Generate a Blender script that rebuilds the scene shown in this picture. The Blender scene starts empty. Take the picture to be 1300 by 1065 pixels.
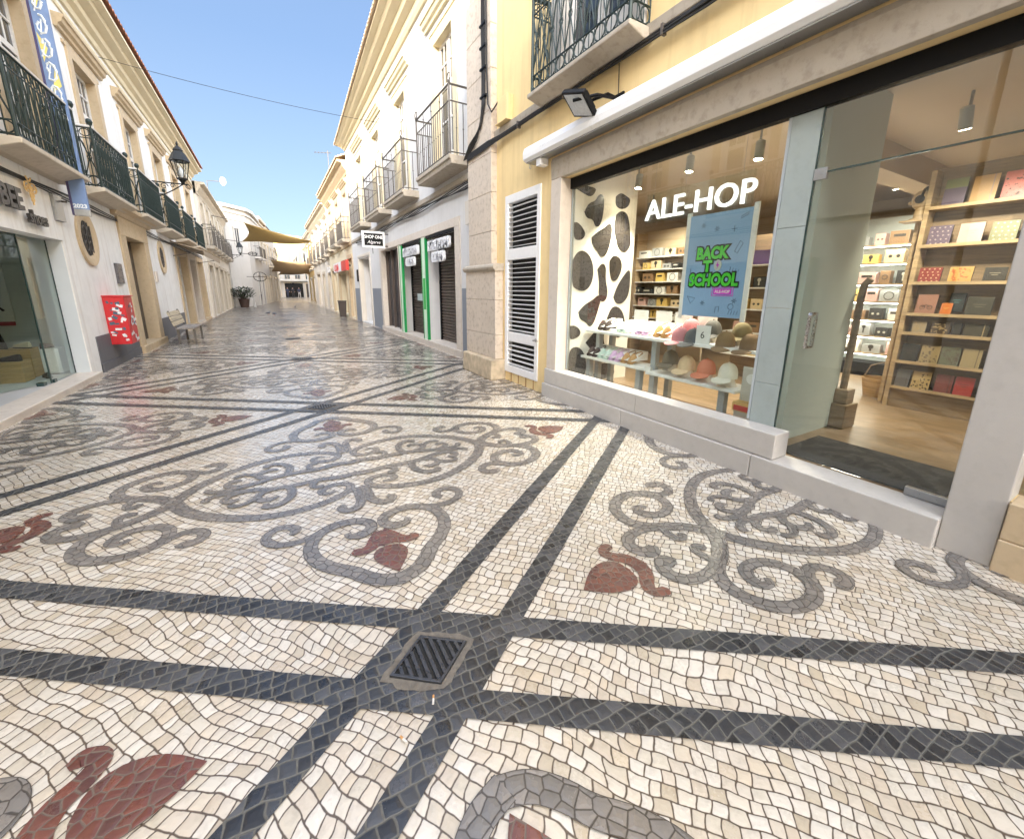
import bpy, bmesh, math, random
from mathutils import Vector, Matrix, Quaternion
random.seed(11)
R = math.radians
S = bpy.context.scene
COL = S.collection

SPLIT = {'dado','glazing_strip','guide_rail','letters','letter_body','door_fitting','bracket','lintel_strip','clips','clip','shopfront_surround','door_surround','surround','hanger','tie_rope','arm','legs','wire','crown_cap','inner_wall','side_post','edge','strap','stickers','yellow_shapes','shopfront_frame','glazing_bar','ceiling_beam','window_fitting','panel','sill','threshold','window_sill','brackets','wing','string_course','tag_box','bracket_arm','window_header','leg','door_frame','door_edge','tie','lamp_track','frame','front_bar'}
# ------------------------------------------------------------------ mesh builder
class MB:
    def __init__(s): s.v = []; s.f = []; s.m = []; s.uv = {}; s.cur = 0
    def add(s, vs, fs):
        b = len(s.v); s.v += [tuple(p) for p in vs]
        for f in fs: s.f.append(tuple(b+i for i in f)); s.m.append(s.cur)
        return s
    def box(s, x0, y0, z0, x1, y1, z1):
        if x0 > x1: x0, x1 = x1, x0
        if y0 > y1: y0, y1 = y1, y0
        if z0 > z1: z0, z1 = z1, z0
        v = [(x0,y0,z0),(x1,y0,z0),(x1,y1,z0),(x0,y1,z0),(x0,y0,z1),(x1,y0,z1),(x1,y1,z1),(x0,y1,z1)]
        return s.add(v, [(3,2,1,0),(4,5,6,7),(0,1,5,4),(1,2,6,5),(2,3,7,6),(3,0,4,7)])
    def quad(s, a, b, c, d): return s.add([a,b,c,d], [(0,1,2,3)])
    def poly(s, pts): return s.add(pts, [tuple(range(len(pts)))])
    def prism(s, pts, fn0, fn1):
        # pts: 2D outline; fn0/fn1 map a 2D point to 3D for the two ends
        n = len(pts); v = [fn0(p) for p in pts]+[fn1(p) for p in pts]
        f = [tuple(range(n))[::-1], tuple(range(n, 2*n))]
        f += [(i, (i+1) % n, n+(i+1) % n, n+i) for i in range(n)]
        return s.add(v, f)
    def along_y(s, prof, y0, y1): return s.prism(prof, lambda p:(p[0],y0,p[1]), lambda p:(p[0],y1,p[1]))
    def tube(s, pts, r, n=6, closed=False, r2=None):
        P = [Vector(p) for p in pts]; N = len(P); rings = []
        up = Vector((0,0,1))
        for i in range(N):
            if closed: t = P[(i+1) % N]-P[i-1]
            else: t = P[min(i+1,N-1)]-P[max(i-1,0)]
            if t.length < 1e-9: t = Vector((0,0,1))
            t.normalize()
            a = t.cross(up)
            if a.length < 1e-3: a = t.cross(Vector((1,0,0)))
            a.normalize(); b = t.cross(a)
            rr = r if r2 is None else r+(r2-r)*i/max(1,N-1)
            rings.append([P[i]+a*rr*math.cos(2*math.pi*k/n)+b*rr*math.sin(2*math.pi*k/n) for k in range(n)])
        v = [q for g in rings for q in g]; f = []
        for i in range(N if closed else N-1):
            j = (i+1) % N
            for k in range(n): f.append((i*n+k, i*n+(k+1) % n, j*n+(k+1) % n, j*n+k))
        if not closed: f += [tuple(range(n))[::-1], tuple((N-1)*n+k for k in range(n))]
        return s.add(v, f)
    def lathe(s, prof, c=(0,0,0), n=16, axis='z', sx=1, sy=1):
        v = []; f = []
        for r, h in prof:
            for k in range(n):
                a = 2*math.pi*k/n; x = r*math.cos(a)*sx; y = r*math.sin(a)*sy
                p = (x,y,h) if axis == 'z' else ((h,x,y) if axis == 'x' else (x,h,y))
                v.append((c[0]+p[0], c[1]+p[1], c[2]+p[2]))
        m = len(prof)
        for i in range(m-1):
            for k in range(n): f.append((i*n+k, i*n+(k+1) % n, (i+1)*n+(k+1) % n, (i+1)*n+k))
        f += [tuple(range(n))[::-1], tuple((m-1)*n+k for k in range(n))]
        return s.add(v, f)
    def ball(s, c, r, n=10, sx=1, sy=1, sz=1):
        m = max(4, n//2); pr = [(max(1e-4, r*math.sin(math.pi*i/m)), -r*math.cos(math.pi*i/m)*sz) for i in range(m+1)]
        return s.lathe(pr, c, n, 'z', sx, sy)
    def text(s, body, size, org, xd, yd, ext=.004, off=0.0, align='LEFT', shear=0, sx=1):
        cu = bpy.data.curves.new('lettering', 'FONT'); cu.body = body; cu.size = size; cu.extrude = ext/2
        cu.offset = off; cu.align_x = align; cu.shear = shear; cu.resolution_u = 3
        o = bpy.data.objects.new('lettering', cu); COL.objects.link(o)
        me = bpy.data.meshes.new_from_object(o.evaluated_get(bpy.context.evaluated_depsgraph_get()))
        xd = Vector(xd); yd = Vector(yd); zd = xd.cross(yd); org = Vector(org)
        s.add([org+xd*p.co.x*sx+yd*p.co.y+zd*p.co.z for p in me.vertices], [tuple(p.vertices) for p in me.polygons])
        bpy.data.objects.remove(o); bpy.data.curves.remove(cu); bpy.data.meshes.remove(me)
        return s
    def xform(s, M):
        s.v = [tuple(M @ Vector(p)) for p in s.v]; return s
    def pieces(s):
        # groups of faces that stand well apart from one another
        P = list(range(len(s.v)))
        def find(i):
            while P[i] != i: P[i] = P[P[i]]; i = P[i]
            return i
        for f in s.f:
            for i in f[1:]: P[find(i)] = find(f[0])
        isl = {}
        for k, f in enumerate(s.f): isl.setdefault(find(f[0]), []).append(k)
        L = list(isl.values())
        if len(L) > 60: return None
        bb = [([min(s.v[i][a] for k in g for i in s.f[k]) for a in range(3)],[max(s.v[i][a] for k in g for i in s.f[k]) for a in range(3)]) for g in L]
        sz = [max(b[1][a]-b[0][a] for a in range(3)) for b in bb]; Q = list(range(len(L)))
        def fq(i):
            while Q[i] != i: i = Q[i]
            return i
        for i in range(len(L)):
            for j in range(i):
                gap = math.sqrt(sum(max(0, bb[i][0][a]-bb[j][1][a], bb[j][0][a]-bb[i][1][a])**2 for a in range(3)))
                if gap <= max(.02, .5*max(sz[i],sz[j])): Q[fq(i)] = fq(j)
        out = {}
        for i, g in enumerate(L): out.setdefault(fq(i), []).extend(g)
        return list(out.values())
    def build(s, name, mat, parent=None, smooth=False, bevel=0, loc=None):
        if name in SPLIT and not s.uv:
            G = s.pieces()
            if G and len(G) > 1:
                first = None
                for g in G:
                    t = MB(); ids = sorted({i for k in g for i in s.f[k]}); mp = {i:n for n, i in enumerate(ids)}
                    t.v = [s.v[i] for i in ids]; t.f = [tuple(mp[i] for i in s.f[k]) for k in g]; t.m = [s.m[k] for k in g]
                    o = t._build(name, mat, parent, smooth, bevel, loc); first = first or o
                return first
        return s._build(name, mat, parent, smooth, bevel, loc)
    def _build(s, name, mat, parent=None, smooth=False, bevel=0, loc=None):
        me = bpy.data.meshes.new(name)
        O = worldloc(parent) if parent else Vector(loc or (0,0,0))
        me.from_pydata([tuple(Vector(p)-O) for p in s.v], [], s.f)
        for m in (mat if isinstance(mat, (list,tuple)) else [mat]): me.materials.append(m)
        if any(s.m):
            for p, k in zip(me.polygons, s.m): p.material_index = k
        if s.uv:
            L = me.uv_layers.new(name='UVMap')
            for i, p in enumerate(me.polygons):
                if i in s.uv:
                    for li, q in zip(p.loop_indices, s.uv[i]): L.data[li].uv = q
        if smooth:
            for p in me.polygons: p.use_smooth = True
            try: me.set_sharp_from_angle(angle=R(40))
            except Exception: pass
        me.update()
        o = bpy.data.objects.new(name, me); COL.objects.link(o)
        if parent: o.parent = parent
        else: o.location = O
        if bevel:
            b = o.modifiers.new('Bevel', 'BEVEL'); b.width = bevel; b.segments = 2; b.limit_method = 'ANGLE'; b.angle_limit = R(40)
        return o
def worldloc(o):
    p = Vector((0,0,0))
    while o: p = p+o.location; o = o.parent
    return p
def tag(o, label=None, cat=None, group=None, kind=None):
    for k, v in (('label',label),('category',cat),('group',group),('kind',kind)):
        if v: o[k] = v
    return o
def thing(name, label, cat, loc=(0,0,0), group=None):
    o = bpy.data.objects.new(name, None); COL.objects.link(o); o.location = loc; o.empty_display_size = .1
    return tag(o, label, cat, group)
def copy_tree(o, parent=None):
    c = o.copy(); COL.objects.link(c)
    if parent: c.parent = parent
    for ch in list(o.children): copy_tree(ch, c)
    return c
def drop(o):
    for ch in list(o.children): drop(ch)
    bpy.data.objects.remove(o)
def part_copy(src, parent, at, rz=0):
    c = copy_tree(src, parent); c.location = Vector(at)-worldloc(parent); c.rotation_euler = (0,0,rz); return c

# ------------------------------------------------------------------ materials
def nodes(name):
    m = bpy.data.materials.new(name); m.use_nodes = True
    nt = m.node_tree; b = nt.nodes['Principled BSDF']
    return m, nt, b
class NT:
    def __init__(s, nt): s.nt = nt
    def n(s, t, **kw):
        x = s.nt.nodes.new(t)
        for k, v in kw.items():
            if k.startswith('i_'):
                x.inputs[k[2:].replace('_',' ')].default_value = v
            else: setattr(x, k, v)
        return x
    def l(s, a, b): s.nt.links.new(a, b)
    def math(s, op, a, b=None, clamp=False):
        x = s.nt.nodes.new('ShaderNodeMath'); x.operation = op; x.use_clamp = clamp
        for i, q in enumerate((a,b)):
            if q is None: continue
            if isinstance(q, (int,float)): x.inputs[i].default_value = q
            else: s.l(q, x.inputs[i])
        return x.outputs[0]
    def mix(s, fac, a, b, blend='MIX'):
        x = s.nt.nodes.new('ShaderNodeMix'); x.data_type = 'RGBA'; x.blend_type = blend
        for sock, q in ((x.inputs[0],fac),(x.inputs[6],a),(x.inputs[7],b)):
            if isinstance(q, (int,float)): sock.default_value = q
            elif isinstance(q, (tuple,list)): sock.default_value = (q[0],q[1],q[2],1)
            else: s.l(q, sock)
        return x.outputs[2]
    def ramp(s, fac, stops):
        x = s.nt.nodes.new('ShaderNodeValToRGB'); e = x.color_ramp.elements
        while len(e) < len(stops): e.new(.5)
        for k, (p, c) in zip(e, stops):
            k.position = p; k.color = (c,c,c,1) if isinstance(c,(int,float)) else (c[0],c[1],c[2],1)
        s.l(fac, x.inputs[0]); return x.outputs[0]
    def noise(s, vec, scale, detail=4, rough=.55):
        x = s.nt.nodes.new('ShaderNodeTexNoise'); x.inputs['Scale'].default_value = scale
        x.inputs['Detail'].default_value = detail; x.inputs['Roughness'].default_value = rough
        s.l(vec, x.inputs['Vector']); return x
    def pos(s):
        return s.nt.nodes.new('ShaderNodeNewGeometry').outputs['Position']
    def mapv(s, vec, scale=(1,1,1), rot=(0,0,0)):
        x = s.nt.nodes.new('ShaderNodeMapping'); x.inputs['Scale'].default_value = scale; x.inputs['Rotation'].default_value = rot
        s.l(vec, x.inputs['Vector']); return x.outputs[0]
    def bump(s, h, strength, dist, b):
        x = s.nt.nodes.new('ShaderNodeBump'); x.inputs['Strength'].default_value = strength; x.inputs['Distance'].default_value = dist
        s.l(h, x.inputs['Height']); s.l(x.outputs[0], b.inputs['Normal'])

def plain(name, col, rough=.5, metal=0, var=.0, scale=30, bump=0, spec=.5):
    m, nt, b = nodes(name); T = NT(nt)
    b.inputs['Roughness'].default_value = rough; b.inputs['Metallic'].default_value = metal
    b.inputs['Specular IOR Level'].default_value = spec
    n = T.noise(T.nt.nodes.new('ShaderNodeTexCoord').outputs['Object'], scale, 5)
    v = var or .06
    T.l(T.mix(n.outputs[0], [c*(1-v*1.6) for c in col], [min(1,c*(1+v*1.6)) for c in col]), b.inputs['Base Color'])
    T.l(T.ramp(n.outputs[0], [(.3,max(0,rough-.08)),(.7,min(1,rough+.08))]), b.inputs['Roughness'])
    if bump: T.bump(n.outputs[0], bump, .004, b)
    return m
def plaster(name, col, stain=(.32,.27,.2), amount=.35, dirt=.5, rough=.85):
    """painted wall: blotches, streaks that run down, flaking and a trowelled surface"""
    m, nt, b = nodes(name); T = NT(nt); p = T.pos()
    big = T.noise(p, .7, 5, .6).outputs[0]; mid = T.noise(p, 5, 6, .65).outputs[0]
    st = T.noise(T.mapv(p, (5,5,.35)), 1.6, 6, .6).outputs[0]
    c = T.mix(big, [q*.9 for q in col], [min(1,q*1.05) for q in col])
    c = T.mix(T.math('MULTIPLY', T.ramp(mid, [(.45,0),(.75,1)]), amount*.45), c, [q*.72 for q in col])
    c = T.mix(T.math('MULTIPLY', T.ramp(st, [(.52,0),(.78,1)]), amount*dirt), c, stain)
    T.l(c, b.inputs['Base Color']); b.inputs['Roughness'].default_value = rough
    f = T.noise(p, 90, 4).outputs[0]
    h = T.math('ADD', T.math('MULTIPLY', mid, 1.0), T.math('MULTIPLY', f, .25))
    T.bump(h, .25, .012, b); return m
def stonework(name, col, rough=.6, spots=.4, scale=1):
    """dressed limestone: cloudy tone, pores and grey weathering"""
    m, nt, b = nodes(name); T = NT(nt); p = T.pos()
    a = T.noise(p, 1.6*scale, 6, .65).outputs[0]; g = T.noise(p, 14*scale, 5, .6).outputs[0]; f = T.noise(p, 160, 3).outputs[0]
    c = T.mix(a, [q*.78 for q in col], [min(1,q*1.15) for q in col])
    c = T.mix(T.math('MULTIPLY', T.ramp(g, [(.5,0),(.72,1)]), spots), c, [col[0]*.5,col[1]*.47,col[2]*.42])
    c = T.mix(T.math('MULTIPLY', T.ramp(f, [(.6,0),(.75,1)]), spots*.6), c, [q*.45 for q in col])
    T.l(c, b.inputs['Base Color']); T.l(T.ramp(g, [(.3,rough-.1),(.7,rough+.15)]), b.inputs['Roughness'])
    T.bump(T.math('ADD', g, T.math('MULTIPLY', f, .4)), .3, .004, b); return m
def wood(name, col, rough=.5, along=(1,1,12), scale=3):
    m, nt, b = nodes(name); T = NT(nt); p = T.pos()
    w = T.noise(T.mapv(p, along), scale, 6, .6).outputs[0]
    T.l(T.mix(T.ramp(w, [(.3,0),(.7,1)]), [q*.7 for q in col], [min(1,q*1.2) for q in col]), b.inputs['Base Color'])
    b.inputs['Roughness'].default_value = rough; T.bump(w, .1, .002, b); return m
def emit(name, col, s):
    m, nt, b = nodes(name); b.inputs['Base Color'].default_value = (*[c*.6 for c in col],1)
    b.inputs['Emission Color'].default_value = (*col,1); b.inputs['Emission Strength'].default_value = s; return m
def glass(name, tint=(.95,.97,.96), refl=1.0, rough=0.0):
    m = bpy.data.materials.new(name); m.use_nodes = True; nt = m.node_tree; nt.nodes.clear(); T = NT(nt)
    out = nt.nodes.new('ShaderNodeOutputMaterial'); tr = T.n('ShaderNodeBsdfTransparent'); tr.inputs[0].default_value = (*tint,1)
    gl = T.n('ShaderNodeBsdfGlossy'); gl.inputs['Roughness'].default_value = rough; gl.inputs[0].default_value = (1,1,1,1)
    lw = T.n('ShaderNodeLayerWeight'); lw.inputs[0].default_value = .5
    fr = T.math('ADD', .042, T.math('MULTIPLY', T.math('POWER', lw.outputs['Facing'], 4.0), .55))
    mx = nt.nodes.new('ShaderNodeMixShader'); T.l(T.math('MULTIPLY', fr, refl, True), mx.inputs[0])
    T.l(tr.outputs[0], mx.inputs[1]); T.l(gl.outputs[0], mx.inputs[2]); T.l(mx.outputs[0], out.inputs[0]); return m

def cobble(name, cols, joint, size=.07, rough=(.25,.5), rnd=.62, rot=45, uv=None, edge=0, jw=.05, warp=.22, spec=.5, coat=.6, rows=False):
    """hand-set paving stones: irregular cells with dark sanded joints, each stone its own tone, worn smooth on top"""
    m, nt, b = nodes(name); T = NT(nt)
    p = T.pos()
    if uv: vec = T.n('ShaderNodeUVMap').outputs[0]; sc = 1.0; vv = vec
    else:
        w = T.noise(p, .9, 2, .5).outputs['Color']
        sub = T.n('ShaderNodeVectorMath', operation='SUBTRACT'); T.l(w, sub.inputs[0]); sub.inputs[1].default_value = (.5,.5,.5)
        scl = T.n('ShaderNodeVectorMath', operation='SCALE'); T.l(sub.outputs[0], scl.inputs[0]); scl.inputs['Scale'].default_value = warp
        ad = T.n('ShaderNodeVectorMath', operation='ADD'); T.l(p, ad.inputs[0]); T.l(scl.outputs[0], ad.inputs[1])
        w2 = T.noise(p, 7, 2, .5).outputs['Color']; s2 = T.n('ShaderNodeVectorMath', operation='SUBTRACT'); T.l(w2, s2.inputs[0]); s2.inputs[1].default_value = (.5,.5,.5)
        c2 = T.n('ShaderNodeVectorMath', operation='SCALE'); T.l(s2.outputs[0], c2.inputs[0]); c2.inputs['Scale'].default_value = .04
        a2 = T.n('ShaderNodeVectorMath', operation='ADD'); T.l(ad.outputs[0], a2.inputs[0]); T.l(c2.outputs[0], a2.inputs[1])
        vv = T.mapv(a2.outputs[0], (1/size,1/size,1), (0,0,R(rot)))
    dm = '1D' if rows else '2D'
    v1 = T.n('ShaderNodeTexVoronoi', voronoi_dimensions=dm, feature='F1'); v2 = T.n('ShaderNodeTexVoronoi', voronoi_dimensions=dm, feature='DISTANCE_TO_EDGE')
    if rows:      # stones laid in wandering courses, each course broken at its own places
        sp = T.n('ShaderNodeSeparateXYZ'); T.l(vv, sp.inputs[0]); row = T.math('FLOOR', sp.outputs[1]); fy = T.math('FRACT', sp.outputs[1])
        wn = T.n('ShaderNodeTexWhiteNoise', noise_dimensions='1D'); T.l(row, wn.inputs['W'])
        skew = T.math('MULTIPLY', T.math('SUBTRACT', fy, .5), T.math('MULTIPLY', T.math('SUBTRACT', T.noise(p, 9, 1, .5).outputs[0], .5), 1.5))
        W_ = T.math('ADD', T.math('ADD', sp.outputs[0], skew), T.math('MULTIPLY', wn.outputs['Value'], 997.0))
    for v in (v1, v2):
        v.inputs['Scale'].default_value = 1.0; v.inputs['Randomness'].default_value = rnd
        T.l(W_, v.inputs['W']) if rows else T.l(vv, v.inputs['Vector'])
    d = v2.outputs['Distance']
    if rows:
        sm = T.n('ShaderNodeMath', operation='SMOOTH_MIN'); T.l(d, sm.inputs[0]); T.l(T.math('MINIMUM', fy, T.math('SUBTRACT', 1.0, fy)), sm.inputs[1]); sm.inputs[2].default_value = .14; d = sm.outputs[0]
    if edge:      # joint along the two sides of a laid strip, v runs 0..edge stones
        sx = T.n('ShaderNodeSeparateXYZ'); T.l(vv, sx.inputs[0])
        e = T.math('MINIMUM', sx.outputs[1], T.math('SUBTRACT', edge, sx.outputs[1])); d = T.math('MINIMUM', d, e)
    fine = T.noise(p, 60, 5, .6).outputs[0]; d2 = T.math('ADD', d, T.math('MULTIPLY', T.math('SUBTRACT', fine, .5), .05))
    st = T.ramp(d2, [(jw*.6,0),(jw*1.5,1)])
    sep = T.n('ShaderNodeSeparateColor'); T.l(v1.outputs['Color'], sep.inputs[0])
    k = len(cols); c = T.ramp(sep.outputs[0], [(i/(k-1), q) for i, q in enumerate(cols)])
    c = T.mix(T.math('MULTIPLY', T.ramp(T.noise(p, 22, 5, .65).outputs[0], [(.5,0),(.75,1)]), .35), c, [q*.55 for q in cols[0]])
    dirt = T.noise(p, .55, 5, .6).outputs[0]
    c = T.mix(T.math('MULTIPLY', T.ramp(dirt, [(.42,0),(.7,1)]), .28), c, [q*.6 for q in cols[0]])
    jn = T.mix(fine, [q*.6 for q in joint], [q*1.4 for q in joint])
    T.l(T.mix(st, jn, c), b.inputs['Base Color'])
    rr = T.ramp(sep.outputs[1], [(0,rough[0]),(1,rough[1])])
    rr = T.math('ADD', rr, T.math('MULTIPLY', T.math('SUBTRACT', fine, .5), .3))
    T.l(T.math('MAXIMUM', rr, T.math('MULTIPLY', T.math('SUBTRACT', 1.0, st), .9)), b.inputs['Roughness'])
    b.inputs['Specular IOR Level'].default_value = spec*.6
    b.inputs['Coat Weight'].default_value = coat; b.inputs['Coat Roughness'].default_value = .21     # worn shiny by feet
    top = T.ramp(d2, [(0,0),(jw*1.2,.55),(.3,1)])
    tilt = T.math('MULTIPLY', sep.outputs[2], .2)
    h = T.math('ADD', T.math('ADD', top, tilt), T.math('MULTIPLY', fine, .25))
    T.bump(h, .45, .0075, b); return m

M = dict(
 white=plaster('white_plaster', (.83,.81,.77), (.50,.43,.35), .75, .8),
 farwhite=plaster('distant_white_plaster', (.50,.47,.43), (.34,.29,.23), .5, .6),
 oldwhite=plaster('old_white_plaster', (.66,.645,.62), (.42,.38,.33), .5, .6),
 ochre=plaster('warm_lit_trim', (.68,.59,.40), (.5,.38,.2), .3, .5),  # cream trim, with the yellow of warm light put into its colour
 cream=plaster('cream_plaster', (.70,.61,.43), (.5,.4,.26), .4, .6),
 pale=plaster('pale_plaster', (.66,.60,.51), (.5,.42,.33), .4, .6),
 yellow=plaster('yellow_plaster', (.82,.62,.31), (.50,.34,.16), .6, .8),
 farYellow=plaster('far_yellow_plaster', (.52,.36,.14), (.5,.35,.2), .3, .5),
 dado=plaster('grey_dado_paint', (.13,.13,.14), (.07,.065,.06), .6, .8, .6),
 blueDado=plaster('blue_grey_dado_paint', (.24,.26,.29), (.2,.18,.15), .5, .6, .6),
 stone=stonework('limestone_surround', (.54,.46,.35), .6, .25),
 greystone=stonework('grey_limestone', (.50,.47,.43), .55, .12),
 warmstone=stonework('warm_limestone', (.56,.43,.27), .6, .25),
 beige=stonework('beige_cladding', (.66,.58,.49), .5, .2),
 oldstone=stonework('weathered_stone', (.45,.39,.31), .75, .45),
 greenstone=stonework('green_grey_marble', (.37,.42,.40), .4, .15),
 iron=plain('dark_green_iron', (.018,.032,.028), .45, .3, .2, 60, .2),
 black=plain('black_paint', (.005,.005,.0055), .5, 0, .2, 40, 0, .2),
 rail=plain('grey_iron', (.13,.115,.10), .55, .5, .2, 60, .3),
 cable=plain('cable_rubber', (.02,.019,.018), .6, 0, .2),
 tile=plain('roof_clay', (.33,.13,.07), .85, 0, .35, 9, .6),
 paletile=plain('roof_clay_pale', (.62,.47,.33), .85, 0, .3, 9, .6),
 whitepaint=plain('white_paint', (.80,.79,.77), .4, 0, .05, 20),
 oldpaint=plain('old_white_joinery', (.74,.71,.66), .5, 0, .1, 14),
 dark=plain('dark_void', (.012,.011,.010), .8),
 steel=plain('brushed_steel', (.55,.55,.55), .28, 1, .1, 80),
 chrome=plain('grey_metal', (.38,.39,.40), .35, .8, .1, 60),
 shutter=plain('brown_shutter_slats', (.115,.085,.068), .45, .3, .2, 12),
 green=plain('green_frame', (.01,.28,.07), .35),
 awning=plain('awning_cassette', (.86,.86,.85), .35, 0, .012, 3),
 pane=plain('dark_window_glass', (.035,.042,.05), .06, 0, .3, 2, 0, .8),
 curtain=plain('pale_curtain', (.5,.48,.44), .8),
 darkwood=plain('dark_door', (.05,.035,.028), .4, 0, .3, 8),
 glass=glass('shop_glass', (.93,.96,.94), 1.0),
 sideglass=glass('greenish_glass', (.88,.94,.92), 1.2),
 glassedge=plain('glass_edge', (.03,.06,.055), .2),
)
G_PALE = glass('lantern_glass', (.9,.92,.93), 1.0)
WHITE_STONE = cobble('white_cobbles', [(.48,.40,.29),(.62,.56,.46),(.66,.61,.53),(.55,.46,.35),(.70,.65,.57),(.60,.50,.37)], (.10,.07,.048), .049, (.2,.45), rnd=.7, rot=52, spec=1.0, warp=.36, jw=.05, rows=True, coat=1.0)
BLACK_STONE = cobble('black_cobbles', [(.014,.015,.018),(.05,.052,.058),(.02,.021,.025),(.085,.085,.09),(.012,.012,.014),(.06,.062,.068)], (.12,.115,.10), .05, (.22,.45), rnd=.5, rot=3, jw=.06, coat=.22, rows=True, spec=.9, warp=.12)
GREY_STONE = cobble('grey_cobbles', [(.17,.15,.13),(.23,.205,.18),(.14,.13,.12),(.25,.225,.20)], (.06,.05,.042), .06, (.2,.45), .6, uv=True, edge=2, jw=.05, spec=.8, coat=.85)
RED_STONE = cobble('red_cobbles', [(.13,.038,.028),(.19,.06,.038),(.09,.034,.03),(.16,.065,.05)], (.15,.11,.085), .042, (.2,.45), .7, 20, jw=.06, spec=.8)
# ------------------------------------------------------------------ the pavement
CX, CY, HX, HY = .46, 1.41, 3.15, 2.19          # lattice of drain nodes: street middle, first drain, half spans
g = MB(); g.quad((-160,-60,0),(160,-60,0),(160,320,0),(-160,320,0))
tag(g.build('pavement', WHITE_STONE), kind='structure')
UL = Vector((HX,HY,0)).length; ux, uy = HX/UL, HY/UL
bands = MB()
def band(p, sgn, half, off, w, z):
    # one dark strip parallel to a lattice line; sgn +1 goes up-right, -1 up-left
    n = Vector((-uy*sgn, ux)); d = Vector((ux*sgn, uy)); c = Vector(p)+n*off
    a, b = c-d*half, c+d*half; h = n*w/2
    bands.quad((a.x-h.x,a.y-h.y,z),(a.x+h.x,a.y+h.y,z),(b.x+h.x,b.y+h.y,z),(b.x-h.x,b.y-h.y,z)) if sgn < 0 else \
    bands.quad((a.x+h.x,a.y+h.y,z),(a.x-h.x,a.y-h.y,z),(b.x-h.x,b.y-h.y,z),(b.x+h.x,b.y+h.y,z))
for k in range(-2, 24):
    y = CY+2*HY*k
    for sgn, z in ((1,.0040),(-1,.0052)):
        for off in (-.19,.19): band((CX,y), sgn, UL*1.02, off, .115, z)
    if True:
        r = .30
        bands.quad((CX-r*1.30,y,.0064),(CX,y-r*.92,.0064),(CX+r*1.30,y,.0064),(CX,y+r*.92,.0064))
tag(bands.build('pavement_bands', BLACK_STONE), kind='structure')

def smooth(pts, it=2):
    for _ in range(it):
        q = [pts[0]]
        for a, b in zip(pts, pts[1:]):
            q += [(a[0]*.75+b[0]*.25, a[1]*.75+b[1]*.25), (a[0]*.25+b[0]*.75, a[1]*.25+b[1]*.75)]
        q.append(pts[-1]); pts = q
    return pts
# strokes of one quarter of the ornament: (points, start width, end width); a to the red tip, b to the upper tip
Q = [
 ([(1.25,-.02),(1.18,.15),(1.08,.28),(.97,.38),(.83,.475),(.68,.545),(.5,.575),(.36,.56),(.2,.51),(.1,.44),(.06,.36),(.09,.29),(.17,.26),(.26,.29),(.29,.36),(.24,.41),(.18,.38)],.088,.05),
 ([(1.23,-.03),(1.32,.10),(1.43,.18),(1.56,.235),(1.635,.32),(1.65,.43),(1.6,.55),(1.48,.63),(1.34,.645),(1.23,.59),(1.18,.48),(1.22,.37),(1.32,.315),(1.42,.32),(1.48,.38),(1.48,.45),(1.42,.47),(1.39,.43)],.085,.06),
 ([(1.25,.62),(1.16,.53),(1.09,.50),(1.02,.53),(.985,.60),(1.02,.665),(1.10,.665),(1.12,.64)],.05,.07),
 ([(1.38,.155),(1.52,.21),(1.63,.245),(1.73,.245),(1.81,.21),(1.845,.135),(1.82,.07),(1.76,.05),(1.71,.085)],.045,.085),
 ([(1.50,.20),(1.53,.12),(1.515,.055),(1.465,.05),(1.45,.10)],.05,.05),
 ([(-.02,1.63),(.09,1.60),(.17,1.525),(.225,1.44),(.31,1.365),(.39,1.26),(.425,1.12),(.39,.99),(.30,.91),(.19,.89),(.09,.92),(.035,.98),(.045,1.055),(.115,1.10),(.19,1.085),(.195,1.035)],.085,.06),
 ([(.34,.95),(.47,.99),(.58,.97),(.65,.90),(.655,.82),(.59,.75),(.51,.77),(.475,.83),(.51,.88)],.05,.055),
 ([(.03,.40),(.03,.54),(.035,.66),(.09,.74),(.165,.74),(.185,.68),(.15,.65)],.07,.055),
 ([(-.01,.13),(.12,.15),(.26,.11),(.40,.13),(.52,.12),(.63,.11),(.72,.18),(.70,.27),(.62,.30),(.57,.26)],.065,.05),
 ([(.60,.12),(.75,.05),(.88,.06),(.94,.14),(.89,.20),(.83,.17)],.065,.045),
 ([(.78,.05),(.95,.02),(1.05,.06),(1.04,.12)],.055,.045),
 ([(.50,.12),(.47,.24),(.50,.35),(.58,.42),(.66,.40),(.65,.35)],.06,.05),
 ([(.28,.11),(.34,.19),(.31,.26),(.25,.25)],.05,.045),
 ([(.72,.22),(.80,.29),(.87,.28),(.88,.24)],.045,.04),
]
RB = [([(1.925,-.01),(1.95,.08),(2.01,.13),(2.035,.185),(1.985,.225),(1.945,.20)],.085,.05),
      ([(-.01,1.13),(.045,1.19),(.085,1.26),(.15,1.285),(.20,1.25)],.10,.05)]
RP = [[(2.005,0),(2.02,.085),(2.08,.125),(2.16,.12),(2.24,.085),(2.34,.0)], [(0,1.29),(.07,1.30),(.105,1.37),(.085,1.44),(.045,1.50),(0,1.565)], [(0,1.10),(.05,1.16),(.07,1.275),(0,1.28)]]
grey = MB(); red = MB()
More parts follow.
